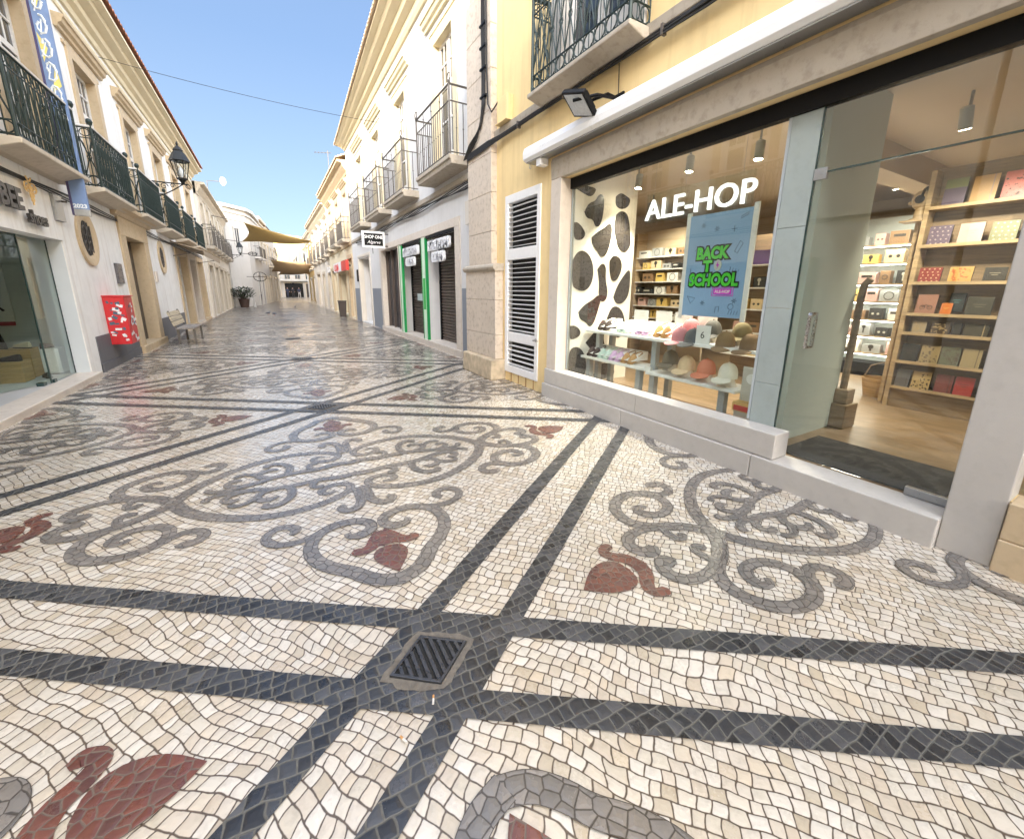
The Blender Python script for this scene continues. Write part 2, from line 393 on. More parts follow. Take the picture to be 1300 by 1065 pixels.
def ribbon(mb, pts, w0, w1, ox, oy, sa, sb, z, stones=.055):
    P = [Vector((ox+a*sa, oy+b*sb)) for a, b in pts]; n = len(P); s = 0; L = []; total = sum((P[i+1]-P[i]).length for i in range(n-1))
    for i in range(n):
        if i: s += (P[i]-P[i-1]).length
        t = (P[min(i+1,n-1)]-P[max(i-1,0)]).normalized(); nn = Vector((-t.y,t.x)); f = s/total
        w = (w0+(w1-w0)*f)*1.16
        if f > .93: w *= max(.5, 1-(f-.93)*6)
        if f > .86 and f < .95: w *= 1.12
        L.append((P[i]+nn*w/2, P[i]-nn*w/2, s/stones))
    flip = True
    for i in range(n-1):
        a, b, u = L[i]; c, d, v = L[i+1]
        q = [(b,u,0.),(d,v,2.),(c,v,2.),(a,u,0.)]
        q = [(b,(u,0.)),(d,(v,0.)),(c,(v,2.)),(a,(u,2.))]
        mb.uv[len(mb.f)] = [k for _, k in q]
        mb.add([(p.x,p.y,z) for p, _ in q], [(0,1,2,3)])
Qs = [(smooth(p), a, b) for p, a, b in Q]; RBs = [(smooth(p), a, b) for p, a, b in RB]
Ql = [(smooth(p,1), a, b) for p, a, b in Q]
def ornament(ox, oy, near, quads):
    for qi, (sa, sb) in enumerate(quads):
        for i, (p, a, b) in enumerate(Qs if near else Ql): ribbon(grey, p, a, b, ox, oy, sa, sb, .0040+.00035*i+.00009*qi)
        for i, (p, a, b) in enumerate(RBs): ribbon(red, p, a, b, ox, oy, sa, sb, .0042+.0004*i+.0003*qi)
        for i, p in enumerate(RP): red.poly([(ox+x*sa, oy+y*sb, .0052+.0003*i+.0002*qi) for x, y in smooth(p,1)])
for k in range(-1, 13):
    near = k < 3
    ornament(CX, CY+HY+2*HY*k, near, ((1,1),(-1,1),(1,-1),(-1,-1)))
    ornament(CX+HX, CY+2*HY*k, near, ((-1,1),(-1,-1)))
    ornament(CX-HX, CY+2*HY*k, near, ((1,1),(1,-1)))
for mb in (grey, red):       # every sheet of the pattern faces up
    for i, f in enumerate(mb.f):
        a, b, c = (Vector(mb.v[j]) for j in f[:3])
        if (b-a).cross(c-b).z < 0:
            mb.f[i] = f[::-1]
            if i in mb.uv: mb.uv[i] = mb.uv[i][::-1]
tag(grey.build('pavement_scrolls', GREY_STONE), kind='structure')
tag(red.build('pavement_tulips', RED_STONE), kind='structure')

# drains at the nodes of the lattice
mortar = plain('rough_mortar', (.16,.14,.115), .95, 0, .4, 40, 1)
castiron = plain('cast_iron', (.08,.082,.09), .32, .7, .25, 50, .3)
def grate():
    o = thing('drain_grate', 'dark cast iron drain grate set in black paving at the near crossing', 'drain', (0,0,0), 'drains along the middle of the street')
    A, B = .172, .134
    m = MB(); m.poly([(r_*math.cos(t_*math.pi/14),r_*.80*math.sin(t_*math.pi/14),.0085) for t_ in range(28) for r_ in [(.205+random.uniform(-.012,.016))/((abs(math.cos(t_*math.pi/14))**1.15+abs(math.sin(t_*math.pi/14))**1.15)**(1/1.15))]]); m.build('mortar_bed', mortar, o)
    m = MB(); m.quad((-A*.94,0,.0095),(0,-B*.94,.0095),(A*.94,0,.0095),(0,B*.94,.0095)); m.build('pit', M['dark'], o)
    m = MB(); c = [(-A,0),(0,-B),(A,0),(0,B)]; i = [(x*.88,y*.88) for x, y in c]
    for k in range(4):
        a, b = c[k], c[(k+1) % 4]; d, e = i[k], i[(k+1) % 4]
        m.prism([a,b,e,d], lambda p:(p[0],p[1],.006), lambda p:(p[0],p[1],.019))
    for k in range(-4, 5):
        x = k*A*.88/4.9; h = B*.89*(1-abs(x)/(A*.89)); m.box(x-.0085, -h, .008, x+.0085, h, .018)
    m.build('frame', castiron, o, bevel=.002)
    return o
gr = grate(); gl = ['dark cast iron drain grate set in black paving at the near crossing', 'second drain grate up the street, in the bluish shine of the paving', 'third drain grate up the street, a thin dark line between red tulips', 'fourth and smallest drain grate up the street']
for k in range(4):
    o = gr if k == 0 else copy_tree(gr)
    o.location = (CX-.035+.01*k, CY+2*HY*k, 0); o['label'] = gl[k]
    if k > 1: o.scale = (1.2,1.2,1)
def butt(x, y, rz, lab):
    m = MB(); m.cur = 0; m.tube([(0,0,.012),(.02,0,.012)], .0042, 8); m.cur = 1; m.tube([(.02,0,.012),(.034,0,.012)], .0042, 8)
    m.xform(Matrix.Translation((x,y,0)) @ Matrix.Rotation(rz,4,'Z'))
    tag(m.build('cigarette_butt', [plain('butt_paper', (.7,.66,.6), .8), plain('butt_filter', (.55,.28,.1), .8)], loc=(x,y,.008)), lab, 'litter', 'cigarette butts on the paving')
butt(.37, 1.215, 1.2, 'cigarette butt lying at the lower edge of the drain grate'); butt(.245, 1.13, 2.0, 'cigarette butt on the white stones below the drain')

# ------------------------------------------------------------------ wall with holes
def wall(mb, x, dirx, y0, y1, z0, z1, holes, depth=.35):
    """street face at x, building behind in +dirx; holes = (ya,yb,za,zb[,depth])"""
    ys = sorted({y0,y1,*[h[0] for h in holes],*[h[1] for h in holes]}); zs = sorted({z0,z1,*[h[2] for h in holes],*[h[3] for h in holes]})
    ys = [y for y in ys if y0-1e-6 <= y <= y1+1e-6]; zs = [z for z in zs if z0-1e-6 <= z <= z1+1e-6]
    def q(a,b,c,d): mb.quad(a,b,c,d) if dirx > 0 else mb.quad(d,c,b,a)
    for i in range(len(ys)-1):
        for j in range(len(zs)-1):
            cy, cz = (ys[i]+ys[i+1])/2, (zs[j]+zs[j+1])/2
            if any(h[0] < cy < h[1] and h[2] < cz < h[3] for h in holes): continue
            q((x,ys[i+1],zs[j]),(x,ys[i],zs[j]),(x,ys[i],zs[j+1]),(x,ys[i+1],zs[j+1]))
    for h in holes:
        a, b, c, d = h[:4]; X = x+dirx*(h[4] if len(h) > 4 else depth)
        e = .004; a -= e; b += e; c -= e; d += e      # reveals sit just behind the trim that frames the hole
        q((x,a,c),(X,a,c),(X,a,d),(x,a,d)); q((X,b,c),(x,b,c),(x,b,d),(X,b,d))
        q((x,b,c),(X,b,c),(X,a,c),(x,a,c)); q((x,a,d),(X,a,d),(X,b,d),(x,b,d))
def shell(mb, x, dirx, y0, y1, z1, deep=8, z0=0):
    # the three other sides and the top of a building
    X = x+dirx*deep
    for y in (y0, y1): mb.quad((x,y,z0),(X,y,z0),(X,y,z1),(x,y,z1))
    mb.quad((X,y0,z0),(X,y1,z0),(X,y1,z1),(X,y0,z1)); mb.quad((x,y0,z1),(X,y0,z1),(X,y1,z1),(x,y1,z1))

# templates (street on the -x side, facade plane x=0, sill at z=0); mirrored by a half turn for the left side
def french_window(w, h, surround, cor_w, cor_z, depth=.28, curtain=False):
    m = MB(); t = .2; D_ = depth+.05
    m.box(-.035,-w/2-t,-.02,D_,-w/2+.012,h+t); m.box(-.035,w/2-.012,-.02,D_,w/2+t,h+t); m.box(-.0352,-w/2+.012,h-.012,D_,w/2-.012,h+t)
    o = m.build('window', surround, None, bevel=.006)
    m = MB(); c = cor_w/2; z = cor_z
    m.along_y([(.0,z-.36),(-.03,z-.36),(-.03,z-.30),(0,z-.30)], -c*.8, c*.8)
    m.along_y([(0,z-.2),(-.06,z-.2),(-.07,z-.15),(-.12,z-.12),(-.14,z-.05),(-.17,z-.04),(-.17,z),(0,z+.02)], -c, c); m.build('cornice', surround, o)
    for s in (-1, 1):
        m = MB(); a, b = (s*.012, s*(w/2-.016)); lo, hi = min(a,b), max(a,b); X = depth*.62
        for (ya,yb,za,zb) in ((lo,lo+.07,0,h-.01),(hi-.07,hi,0,h-.01),(lo+.07,hi-.07,0,.5),(lo+.07,hi-.07,h-.08,h-.01),(lo+.07,hi-.07,h*.66,h*.66+.09),(lo+.07,hi-.07,h*.42,h*.42+.035),(lo+.07,hi-.07,h*.83,h*.83+.03)):
            m.box(X-.05, ya, za, X, yb, zb)
        my = (lo+hi)/2; m.box(X-.04, my-.012, h*.66+.09, X, my+.012, h-.08)
        lf = m.build('leaf', M['oldpaint'], o)
        m = MB(); m.box(X-.028, lo+.06, .45, X-.018, hi-.06, h-.06); m.build('pane', M['pane'], lf)
    m = MB(); m.box(depth*.62+.03,-w/2+.013,0,depth*.62+.04,w/2-.013,h-.013); m.build('backing', M['curtain'] if curtain else M['dark'], o)
    return o
def balcony(width, prot, th, slabmat, style, height=1.0):
    m = MB(); w = width/2
    m.prism([(0,-th),(-prot*.35,-th),(-prot*.9,-th*.5),(-prot,-th*.45),(-prot,0),(0,0)] if style != 'bars' else [(0,-th),(-prot*.9,-th),(-prot*.93,-th*.5),(-prot,-th*.45),(-prot,0),(0,0)], lambda p:(p[0],-w,p[1]), lambda p:(p[0],w,p[1]))
    o = m.build('balcony', slabmat, None, bevel=.012)
    m = MB(); x = -prot+.05; e = w-.05; H = height
    runs = [((x,-e),(x,e)),((x,-e),(0,-e)),((x,e),(0,e))]
    if style == 'bars':
        for a, b in runs:
            for z, r in ((H,.02),(H*.77,.013),(.05,.012)): m.tube([(a[0],a[1],z),(b[0],b[1],z)], r, 6)
            L = math.hypot(b[0]-a[0],b[1]-a[1]); n = max(2, round(L/.125))
            for k in range(1, n):
                f = k/n; p = (a[0]+(b[0]-a[0])*f, a[1]+(b[1]-a[1])*f)
                m.tube([(p[0],p[1],0),(p[0],p[1],H*.77)], .0095, 5)
                for z in (H*.4,): m.ball((p[0],p[1],z), .018, 6)
                if k % 4 == 0: m.tube([(p[0],p[1],H*.77),(p[0],p[1],H)], .009, 5); m.ball((p[0],p[1],H*.885), .02, 6)
        for s in (-1, 1):
            m.tube([(x,s*e,0),(x,s*e,H+.02)], .018, 6)
            m.tube([(x+.0,s*e+.07*math.cos(t*math.pi/6),H+.11+.07*math.sin(t*math.pi/6)) for t in range(12)], .012, 5, True)
            m.ball((x,s*e,H+.03), .035, 6)
        mat = M['rail']
    else:
        for a, b in runs:
            L = math.hypot(b[0]-a[0],b[1]-a[1]); d = ((b[0]-a[0])/L,(b[1]-a[1])/L)
            P = lambda u, z: (a[0]+d[0]*u, a[1]+d[1]*u, z)
            for z, r in ((.03,.014),(.19,.010),(H*.82,.010),(H,.022)): m.tube([P(0,z),P(L,z)], r, 5)
            n = max(2, round(L/.085))
            for k in range(n+1): m.tube([P(L*k/n,.0),P(L*k/n,H)], .0075, 4)
            q = max(1, round(L/.17))
            for k in range(q):
                u0, u1 = L*k/q, L*(k+1)/q; um = (u0+u1)/2; ru = (u1-u0)/2*.92
                m.tube([P(um+ru*math.cos(t*math.pi/5), .11+.075*math.sin(t*math.pi/5)) for t in range(10)], .009, 4, True)
                for s in (1,-1):
                    pts = [P(um+s*ru*math.cos(t*math.pi/6)*(1-t*.04), H*.5+H*.26*math.sin(t*math.pi/6-math.pi/2)) for t in range(9)]
                    m.tube(pts, .009, 4)
                m.tube([P(u0,.2),P(u1,H*.82)], .009, 4); m.tube([P(u1,.2),P(u0,H*.82)], .009, 4)
                m.tube([P(um+.03*math.cos(t*math.pi/4), H*.5+.04*math.sin(t*math.pi/4)) for t in range(8)], .009, 4, True)
                m.tube([P(um+ru*.9*math.cos(t*math.pi/5), H*.91+.06*math.sin(t*math.pi/5)) for t in range(10)], .008, 4, True)
        for s in (-1, 1):
            m.tube([(x,s*e,0),(x,s*e,H+.05)], .02, 6); m.ball((x,s*e,H+.09), .05, 8, sz=1.2)
        mat = M['iron']
    m.build('railing', mat, o)
    if style != 'bars':
        m = MB(); m.tube([(x,-e,H+.012),(x,e,H+.012)], .026, 6); m.tube([(x,-e,H+.012),(0,-e,H+.012)], .026, 6); m.tube([(x,e,H+.012),(0,e,H+.012)], .026, 6)
        m.build('handrail', M['oldpaint'] if style == 'filigree_pale' else M['iron'], o)
    return o
def cornice_tiles(mb, x0, y0, z0, x1, y1, z1, dirx, step=.19, r=.075, length=.5):
    # a row of barrel tiles whose round ends look over the street
    n = int((y1-y0)/step)
    for k in range(n):
        f = (k+.5)/n; x = x0+(x1-x0)*f; y = y0+(y1-y0)*f; z = z0+(z1-z0)*f
        pts = [(y+r*1.15*math.cos(a*math.pi/5), r*math.sin(a*math.pi/5)) for a in range(6)]+[(y+r*.8*math.cos(a*math.pi/5), r*.7*math.sin(a*math.pi/5)) for a in range(5,-1,-1)]
        mb.prism(pts, lambda p:(x,p[0],z+p[1]), lambda p:(x+dirx*length,p[0],z+p[1]+length*.42))
# ================================================================== right side: the yellow building with the gift shop
W = 3.47; GX = 3.64
yb = thing('yellow_building', 'yellow plastered building with the lit gift shop window and a filigree balcony', 'building', (W,3,0))
m = MB()
holes = [(.62,4.70,.2,3.0,.17),(-2.6,.39,.42,3.0,.17),(5.17,6.2,.16,3.02,.09),(3.6,4.8,4.04,6.6,.3)]
wall(m, W, 1, -6, 7.5, 0, 9, holes)
m.quad((W,-6,0),(12,-6,0),(12,-6,9),(W,-6,9)); m.quad((12,-6,0),(12,7.5,0),(12,7.5,9),(12,-6,9)); m.quad((W,7.5,3.4),(12,7.5,3.4),(12,7.5,9),(W,7.5,9)); m.quad((W,-6,9),(12,-6,9),(12,7.5,9),(W,7.5,9))
m.build('wall', M['yellow'], yb)
m = MB(); t = .012
m.along_y([(W-.02,3.0),(W-.035,3.22),(W-.012,3.27),(W+.05,3.27),(W+.05,3.0)], -5, 4.92)
m.build('lintel', M['oldstone'], yb, bevel=.006)
m = MB(); m.box(W-.018,4.698,.42,W+.165,4.92,2.998); m.build('jamb', M['beige'], yb, bevel=.006)
m = MB(); m.box(W-.022,.39,0,W+.19,.62,2.998); m.build('pillar', M['greystone'], yb, bevel=.006)
m = MB()
for a, b in ((1.62,3.12),(3.124,4.925)): m.box(W-.05,a,.205,W+.165,b,.42)
m.build('window_sill', M['greystone'], yb, bevel=.007)
m = MB()
for a, b in ((.622,1.78),(1.784,3.3),(3.304,4.95)): m.box(W-.075,a,-.02,W+.19,b,.2)
m.build('threshold', M['greystone'], yb, bevel=.008)
m = MB(); m.box(W-.045,-2.6,.2,W+.165,.385,.42); m.box(W-.055,-2.6,-.02,W+.16,.386,.198); m.build('window_sill', M['warmstone'], yb, bevel=.007)
m = MB(); m.box(GX-.03,.62,2.87,GX+.05,4.7,3.0); m.box(GX-.03,-2.6,2.87,GX+.05,.39,3.0); m.build('window_header', M['black'], yb)
m = MB(); y = .205
for z0, z1 in ((.21,.78),(.783,1.42),(1.423,2.05),(2.053,2.868)): m.box(GX-.005,1.755,z0,GX+.05,1.965,z1)
m.build('pier', M['greenstone'], yb, bevel=.003)
m = MB(); m.box(GX,1.966,.43,GX+.008,4.69,2.868); m.build('shop_window', M['glass'], yb)
m = MB(); m.box(GX-.004,1.967,.43,GX+.012,1.99,2.868); m.box(GX-.004,4.675,.43,GX+.012,4.695,2.868); m.build('glazing_strip', plain('grey_glazing_strip', (.42,.46,.47), .35), yb)
m = MB(); m.box(GX,-2.55,.43,GX+.008,.385,2.868); m.build('shop_window', M['sideglass'], yb)
m = MB(); m.box(GX,.63,2.425,GX+.01,1.75,2.868); m.build('fanlight', M['glass'], yb)
d = MB(); d.box(GX,.63,.215,GX+.012,1.745,2.415); d = d.build('glass_door', M['glass'], yb)
m = MB(); m.box(GX-.004,.628,2.414,GX+.014,1.75,2.424); m.box(GX-.001,1.745,.21,GX+.013,1.753,2.868); m.build('door_edge', M['glassedge'], d)
m = MB()
for dx in (-.045,.055):
    m.tube([(GX+.006,1.60,1.13),(GX+dx,1.60,1.13),(GX+dx,1.60,1.14),(GX+dx,1.60,1.38),(GX+dx,1.60,1.39),(GX+.006,1.60,1.39)], .013, 8)
m.build('handle', M['steel'], d, smooth=True)
m = MB(); m.box(GX-.012,1.665,2.37,GX+.024,1.75,2.45); m.box(GX-.012,1.66,.205,GX+.024,1.745,.275); m.box(GX-.014,.63,.205,GX+.026,.86,.262)
for yy, z in ((1.70,2.41),(1.70,.24)): m.lathe([(.012,-.016),(.012,-.010)], (GX,yy,z), 8, 'x')
m.build('door_fitting', M['chrome'], d, bevel=.003)
# louvred service door, two leaves of slats in a white frame
lv = MB(); X = W-.02
lv.box(X,5.17,.16,W+.08,5.26,3.02); lv.box(X,6.11,.16,W+.08,6.2,3.02); lv.box(X,5.26,2.9,W+.08,6.11,3.02); lv.box(X,5.26,.16,W+.08,6.11,.28); lv.box(X,5.26,2.03,W+.08,6.11,2.2); lv.box(X+.004,5.26,.70,W+.08,6.11,.86)
lv = lv.build('louvre_door', M['whitepaint'], yb, bevel=.005)
m = MB()
for z0, z1 in ((.29,.69),(.88,2.02),(2.22,2.89)):
    n = round((z1-z0)/.073)
    for k in range(n):
        z = z0+(k+.2)*(z1-z0)/n; m.prism([(W-.008,z+.005),(W-.006,z-.004),(W+.05,z+.004),(W+.05,z+.012)], lambda p:(p[0],5.258,p[1]), lambda p:(p[0],6.112,p[1]))
m.build('slats', M['whitepaint'], lv)
m = MB(); m.quad((W+.082,5.17,.16),(W+.082,5.17,3.02),(W+.082,6.2,3.02),(W+.082,6.2,.16)); m.build('dark_backing', M['dark'], lv)
m = MB(); m.tube([(W-.02,5.21,.80),(W-.075,5.21,.80),(W-.075,5.09,.80)], .012, 8); m.lathe([(.028,-.012),(.028,0)], (W-.02,5.21,.80), 12, 'x'); m.build('handle', M['steel'], lv, smooth=True)
m = MB()
rust = plain('rust_stain', (.36,.19,.07), .85, 0, .25, 12)
for k, (yy, w) in enumerate(((5.28,.02),(5.5,.03),(5.74,.024),(5.98,.03))): m = MB(); m.box(W-.003,yy,.004,W+.02,yy+w,.155); m.build('rust_run', rust, yb)
# string course, balcony and the door behind it
m = MB(); m.along_y([(W+.02,3.95),(W-.05,3.96),(W-.06,4.05),(W+.02,4.07)], -5, 6.6); m.build('string_course', M['oldstone'], yb, bevel=.004)
b0 = balcony(1.80, .31, .11, M['oldstone'], 'filigree', 1.04); part_copy(b0, yb, (W,4.21,4.03)); drop(b0)
fw = french_window(1.2, 2.5, M['greystone'], 2.0, 2.95); part_copy(fw, yb, (W,4.2,4.04)); drop(fw)
m = MB(); m.box(3.36,6.0,4.08,W-.001,6.3,4.42); m.box(3.33,5.97,4.06,W-.001,6.33,4.079); m.build('corbel', M['yellow'], yb, bevel=.006)
# corner pilaster of stone blocks
px = MB(); z = .36
for h in (.42,.60,.5): px.box(3.315,6.3,z,3.60,7.52,z+h-.004); z += h
for h in (.55,.62,.60,.63,.58,.6,.6): px.box(3.36,6.52,z+.1,3.60,7.45,z+.1+h-.004); z += h
px.build('pilaster', stonework('pilaster_blocks', (.60,.51,.41), .75, .6), yb, bevel=.008)
m = MB(); m.along_y([(3.6,1.87),(3.30,1.87),(3.27,1.90),(3.26,1.93),(3.27,1.96),(3.32,1.99),(3.6,1.99)], 6.27, 7.55); m.build('pilaster_moulding', M['oldstone'], yb)
m = MB(); m.prism([(3.17,6.2),(3.6,6.2),(3.6,7.5),(3.20,7.5)], lambda p:(p[0],p[1],0), lambda p:(p[0]+.02,p[1],.358)); m.build('pilaster_base', plain('stained_stone', (.50,.40,.27), .85, 0, .4, 7, .8), yb, bevel=.02)

# ---------------- things on that wall
a = thing('awning', 'white rolled awning cassette along the wall above the gift shop', 'awning', (W-.1,2,3.4))
m = MB(); pr = [(W-.02,3.30),(W-.17,3.30),(W-.205,3.33),(W-.21,3.40),(W-.19,3.47),(W-.13,3.51),(W-.02,3.51)]
m.along_y(pr, -4.5, 5.36); m.build('cassette', M['awning'], a, bevel=.004)
m = MB(); m.along_y([(W-.022,3.285),(W-.16,3.285),(W-.16,3.299),(W-.022,3.299)], -4.5, 5.34); m.build('front_bar', M['chrome'], a)
m = MB(); m.box(W-.15,5.0,3.2,W-.02,5.1,3.284); m.build('bracket', M['whitepaint'], a)
m = MB(); m.tube([(W-.12+.015*math.cos(k*math.pi/5),5.3,3.245+.03*math.sin(k*math.pi/5)) for k in range(10)], .004, 5, True); m.tube([(W-.12,5.3,3.275),(W-.12,5.3,3.29)], .005, 5); m.build('crank_eye', M['chrome'], a)

f = thing('floodlight', 'black square floodlight on a bracket between balcony and awning', 'floodlight', (3.24,4.05,3.6))
Mx = Matrix.Translation((3.17,4.02,3.56)) @ Matrix.Rotation(R(18),4,'X') @ Matrix.Rotation(R(38),4,'Y')
m = MB(); m.box(-.15,-.2,-.02,.15,.2,.03); m.box(-.11,-.16,.03,.11,.16,.05)
for k in range(-4,5): m.box(-.1,k*.035-.004,.05,.1,k*.035+.004,.07)
m.xform(Mx).build('housing', M['black'], f, bevel=.005)
m = MB(); m.box(-.125,-.165,-.026,.125,.165,-.0205)
m.xform(Mx).build('lens', plain('lens', (.55,.57,.58), .15, 0, .2, 30), f)
m = MB(); m.tube([(3.05,3.98,3.55),(3.2,3.76,3.56),(3.42,3.70,3.55),(3.46,3.70,3.55)], .018, 5); m.tube([(3.32,4.05,3.62),(3.38,3.80,3.62),(3.42,3.70,3.55)], .018, 5); m.box(W-.02,3.64,3.49,W,3.77,3.61); m.build('bracket', M['black'], f)
m = MB(); m.tube([(W-.015,3.72,3.6),(W-.018,3.73,3.9)], .005, 5); m.build('lead', M['cable'], f)

def sag(a, b, d, n=10):
    a = Vector(a); b = Vector(b); return [tuple(a+(b-a)*k/n-Vector((0,0,d*4*(k/n)*(1-k/n)))) for k in range(n+1)]
c = thing('cable_bundle', 'bundle of black cables sagging along the yellow wall at balcony height', 'cables', (W,3,3.95))
m = MB(); random.seed(3)
for k in range(5):
    yy = -5; pts = []
    while yy < 6.5: pts.append((W-.065-.012*(k % 3)+random.uniform(-.006,.006), yy, 3.925-.022*(k//2)+random.uniform(-.012,.012))); yy += .45
    pts += [(3.34,6.6,3.92-.02*k),(3.33,7.4,3.90-.02*k),(3.5,7.75,3.86-.02*k)]
    m.tube(pts, .011, 5)
m.build('strands', M['cable'], c)
m = MB()
for yy in (-1.2,.3,1.9,3.1,4.6,5.7): m.box(W-.10,yy,3.86,W-.04,yy+.025,3.95)
m.build('clips', M['rail'], c)
c = thing('cable_bundle', 'black cables running straight up the stone pilaster', 'cables', (3.35,6.6,4))
m = MB()
for k in range(4):
    m.tube([(3.33,7.55-.05*k,3.86),(3.33,7.3-.1*k,4.05),(3.335,6.85,4.2+.03*k),(3.335,6.7+.03*k,4.5),(3.335,6.68+.035*k,5.4),(3.335,6.70+.03*k,6.6),(3.335,6.70+.03*k,8.9)], .013, 5)
m.tube([(3.335,6.66,8.9),(3.335,6.62,5.0),(3.335,6.58,4.45),(3.335,6.45,4.30),(3.40,6.35,4.42)], .013, 5)
m.build('strands', M['cable'], c)
m = MB()
for z in (4.6,5.0,5.3,5.6,6.1,6.7,7.4): m.box(3.315,6.64,z,3.36,6.84,z+.03)
m.build('clips', M['black'], c)

# ================================================================== inside the gift shop
warm = plaster('shop_wall_paint', (.52,.41,.28), (.5,.38,.25), .1, .1, .7)
ceil = plaster('shop_ceiling_paint', (.56,.45,.32), (.5,.38,.25), .1, .1, .7)
floor = wood('shop_floor_boards', (.21,.14,.08), .35, (7,1,1), 1.6)
sw = wood('pale_shelf_wood', (.42,.30,.17), .5); dwood = wood('brown_shelf_wood', (.24,.165,.095), .5)
greymetal = plain('grey_leg', (.40,.42,.43), .4, .2)
m = MB(); m.box(GX-.02,-5.9,.1,11.9,7.4,.199); tag(m.build('shop_floor', floor), kind='structure')
m = MB(); m.box(GX+.06,-5.9,3.25,11.9,7.4,3.3); m.build('ceiling', ceil, yb)
m = MB(); m.box(10.2,-5.9,.2,10.3,7.4,3.25); m.box(GX+.1,7.3,.2,10.2,7.4,3.25); m.box(GX+.1,-3.0,.2,10.2,-2.9,3.25); m.box(GX+.06,4.96,.2,GX+.1,7.3,3.25); m.build('inner_wall', warm, yb)
m = MB(); m.box(GX+.3,1.83,.2,4.92,1.93,3.249); m.build('inner_wall', plaster('partition_paint', (.56,.60,.55), (.5,.45,.35), .1, .1, .6), yb)
m = MB(); m.box(5.3,2.3,2.95,9.5,2.6,3.249); m.box(5.3,-1.2,2.95,9.5,-.9,3.249); m.build('ceiling_beam', warm, yb)
m = MB(); m.box(4.5,.65,.2,5.0,.66,.35); m = MB(); m.box(GX+.06,.70,.2,4.42,1.72,.212)
tag(m.build('door_mat', plain('door_mat_pile', (.022,.018,.015), .95, 0, .4, 120, 1), loc=(4,1.2,.2)), 'dark brown doormat lying inside the glass door of the gift shop', 'doormat')
# cow-spotted side panel
cowb = plaster('cow_panel_paint', (.80,.75,.67), (.6,.5,.4), .1, .1, .6); spot = plain('dark_brown_vinyl', (.045,.038,.034), .3)
cp = thing('spotted_panel', 'cream display wall with dark cow spots at the end of the window', 'panel', (4.2,4.68,.2))
m = MB(); m.box(GX+.03,4.655,.2,4.82,4.75,3.249); m.build('board', cowb, cp)
blobs = [[(3.66,2.88),(3.66,2.93),(4.02,2.93),(4.0,2.86),(3.93,2.80),(3.83,2.82)],[(3.83,2.6),(3.9,2.72),(4.02,2.76),(4.08,2.86),(4.17,2.84),(4.17,2.6),(4.12,2.44),(4.04,2.42),(3.99,2.52),(3.88,2.52)],[(4.39,2.86),(4.48,2.92),(4.6,2.88),(4.68,2.85),(4.64,2.74),(4.5,2.69),(4.39,2.74)],
 [(4.42,2.62),(4.50,2.68),(4.62,2.66),(4.68,2.55),(4.72,2.35),(4.74,2.2),(4.62,2.10),(4.5,2.16),(4.44,2.3),(4.38,2.46)],[(3.66,2.45),(3.72,2.46),(3.83,2.38),(3.87,2.3),(3.78,2.22),(3.66,2.24)],[(3.98,2.28),(4.08,2.36),(4.2,2.42),(4.3,2.5),(4.36,2.44),(4.34,2.25),(4.27,2.05),(4.17,2.02),(4.1,2.1),(4.0,2.18)],
 [(3.66,1.96),(3.74,2.08),(3.86,2.1),(3.98,2.02),(4.05,1.84),(4.02,1.64),(3.9,1.54),(3.76,1.56),(3.66,1.62)],[(4.34,1.98),(4.42,2.07),(4.56,2.02),(4.6,1.88),(4.52,1.72),(4.42,1.68),(4.36,1.8)],[(4.12,1.86),(4.2,1.95),(4.28,1.9),(4.28,1.7),(4.34,1.55),(4.32,1.42),(4.22,1.38),(4.16,1.5),(4.17,1.66)],
 [(4.46,1.46),(4.52,1.62),(4.62,1.75),(4.74,1.88),(4.78,1.8),(4.78,1.5),(4.66,1.36),(4.52,1.36)],[(3.8,1.25),(3.9,1.35),(4.06,1.42),(4.16,1.5),(4.22,1.44),(4.16,1.25),(4.10,1.08),(4.02,1.02),(3.95,1.10),(3.84,1.14)],[(4.36,1.16),(4.44,1.32),(4.58,1.32),(4.70,1.2),(4.74,1.02),(4.66,.86),(4.6,.84),(4.5,.92),(4.38,.98)],
 [(3.66,1.06),(3.76,1.06),(3.86,.98),(3.84,.9),(3.72,.86),(3.66,.87)],[(3.96,.80),(4.1,.93),(4.22,1.02),(4.33,1.0),(4.30,.84),(4.36,.7),(4.24,.62),(4.08,.68)],[(3.66,.5),(3.66,.70),(3.76,.76),(3.88,.72),(3.98,.58),(4.0,.36),(3.88,.24),(3.66,.22)],[(4.15,.3),(4.3,.48),(4.48,.44),(4.6,.3),(4.5,.22),(4.2,.21)]]
m = MB()
for b in blobs:
    bb = smooth(b+[b[0]], 2)[:-1]; n = len(bb)
    m.prism([p for p in bb][::-1], lambda p:(p[0],4.648,p[1]), lambda p:(p[0],4.6545,p[1]))
m.build('spots', spot, cp)
# hanging letters, poster
lit = emit('lit_letters', (1,.97,.93), .22)
sg = thing('shop_sign', 'large white lit shop name letters hanging inside the window', 'sign', (3.75,2.9,2.3))
m = MB(); m.text('ALE-HOP', .292, (3.755,3.485,2.325), (0,-1,0), (0,0,1), .02, .0015, sx=1.05); m.build('letters', lit, sg)
m = MB(); m.box(3.775,2.28,2.29,3.779,3.5,2.6); m.build('clear_backing', M['glass'], sg)
m = MB()
for y in (2.4,3.0,3.4): m.tube([(3.777,y,2.6),(3.777,y,3.25)], .0015, 4)
m.build('wire', M['chrome'], sg)
ps = thing('poster', 'pale blue BACK TO SCHOOL poster with green bubble letters hanging in the window', 'poster', (4.1,2.8,1.2))
m = MB(); m.box(4.104,2.46,1.285,4.112,3.15,2.352); m.build('sheet', plain('poster_blue', (.26,.42,.66), .5, 0, .05, 2), ps)
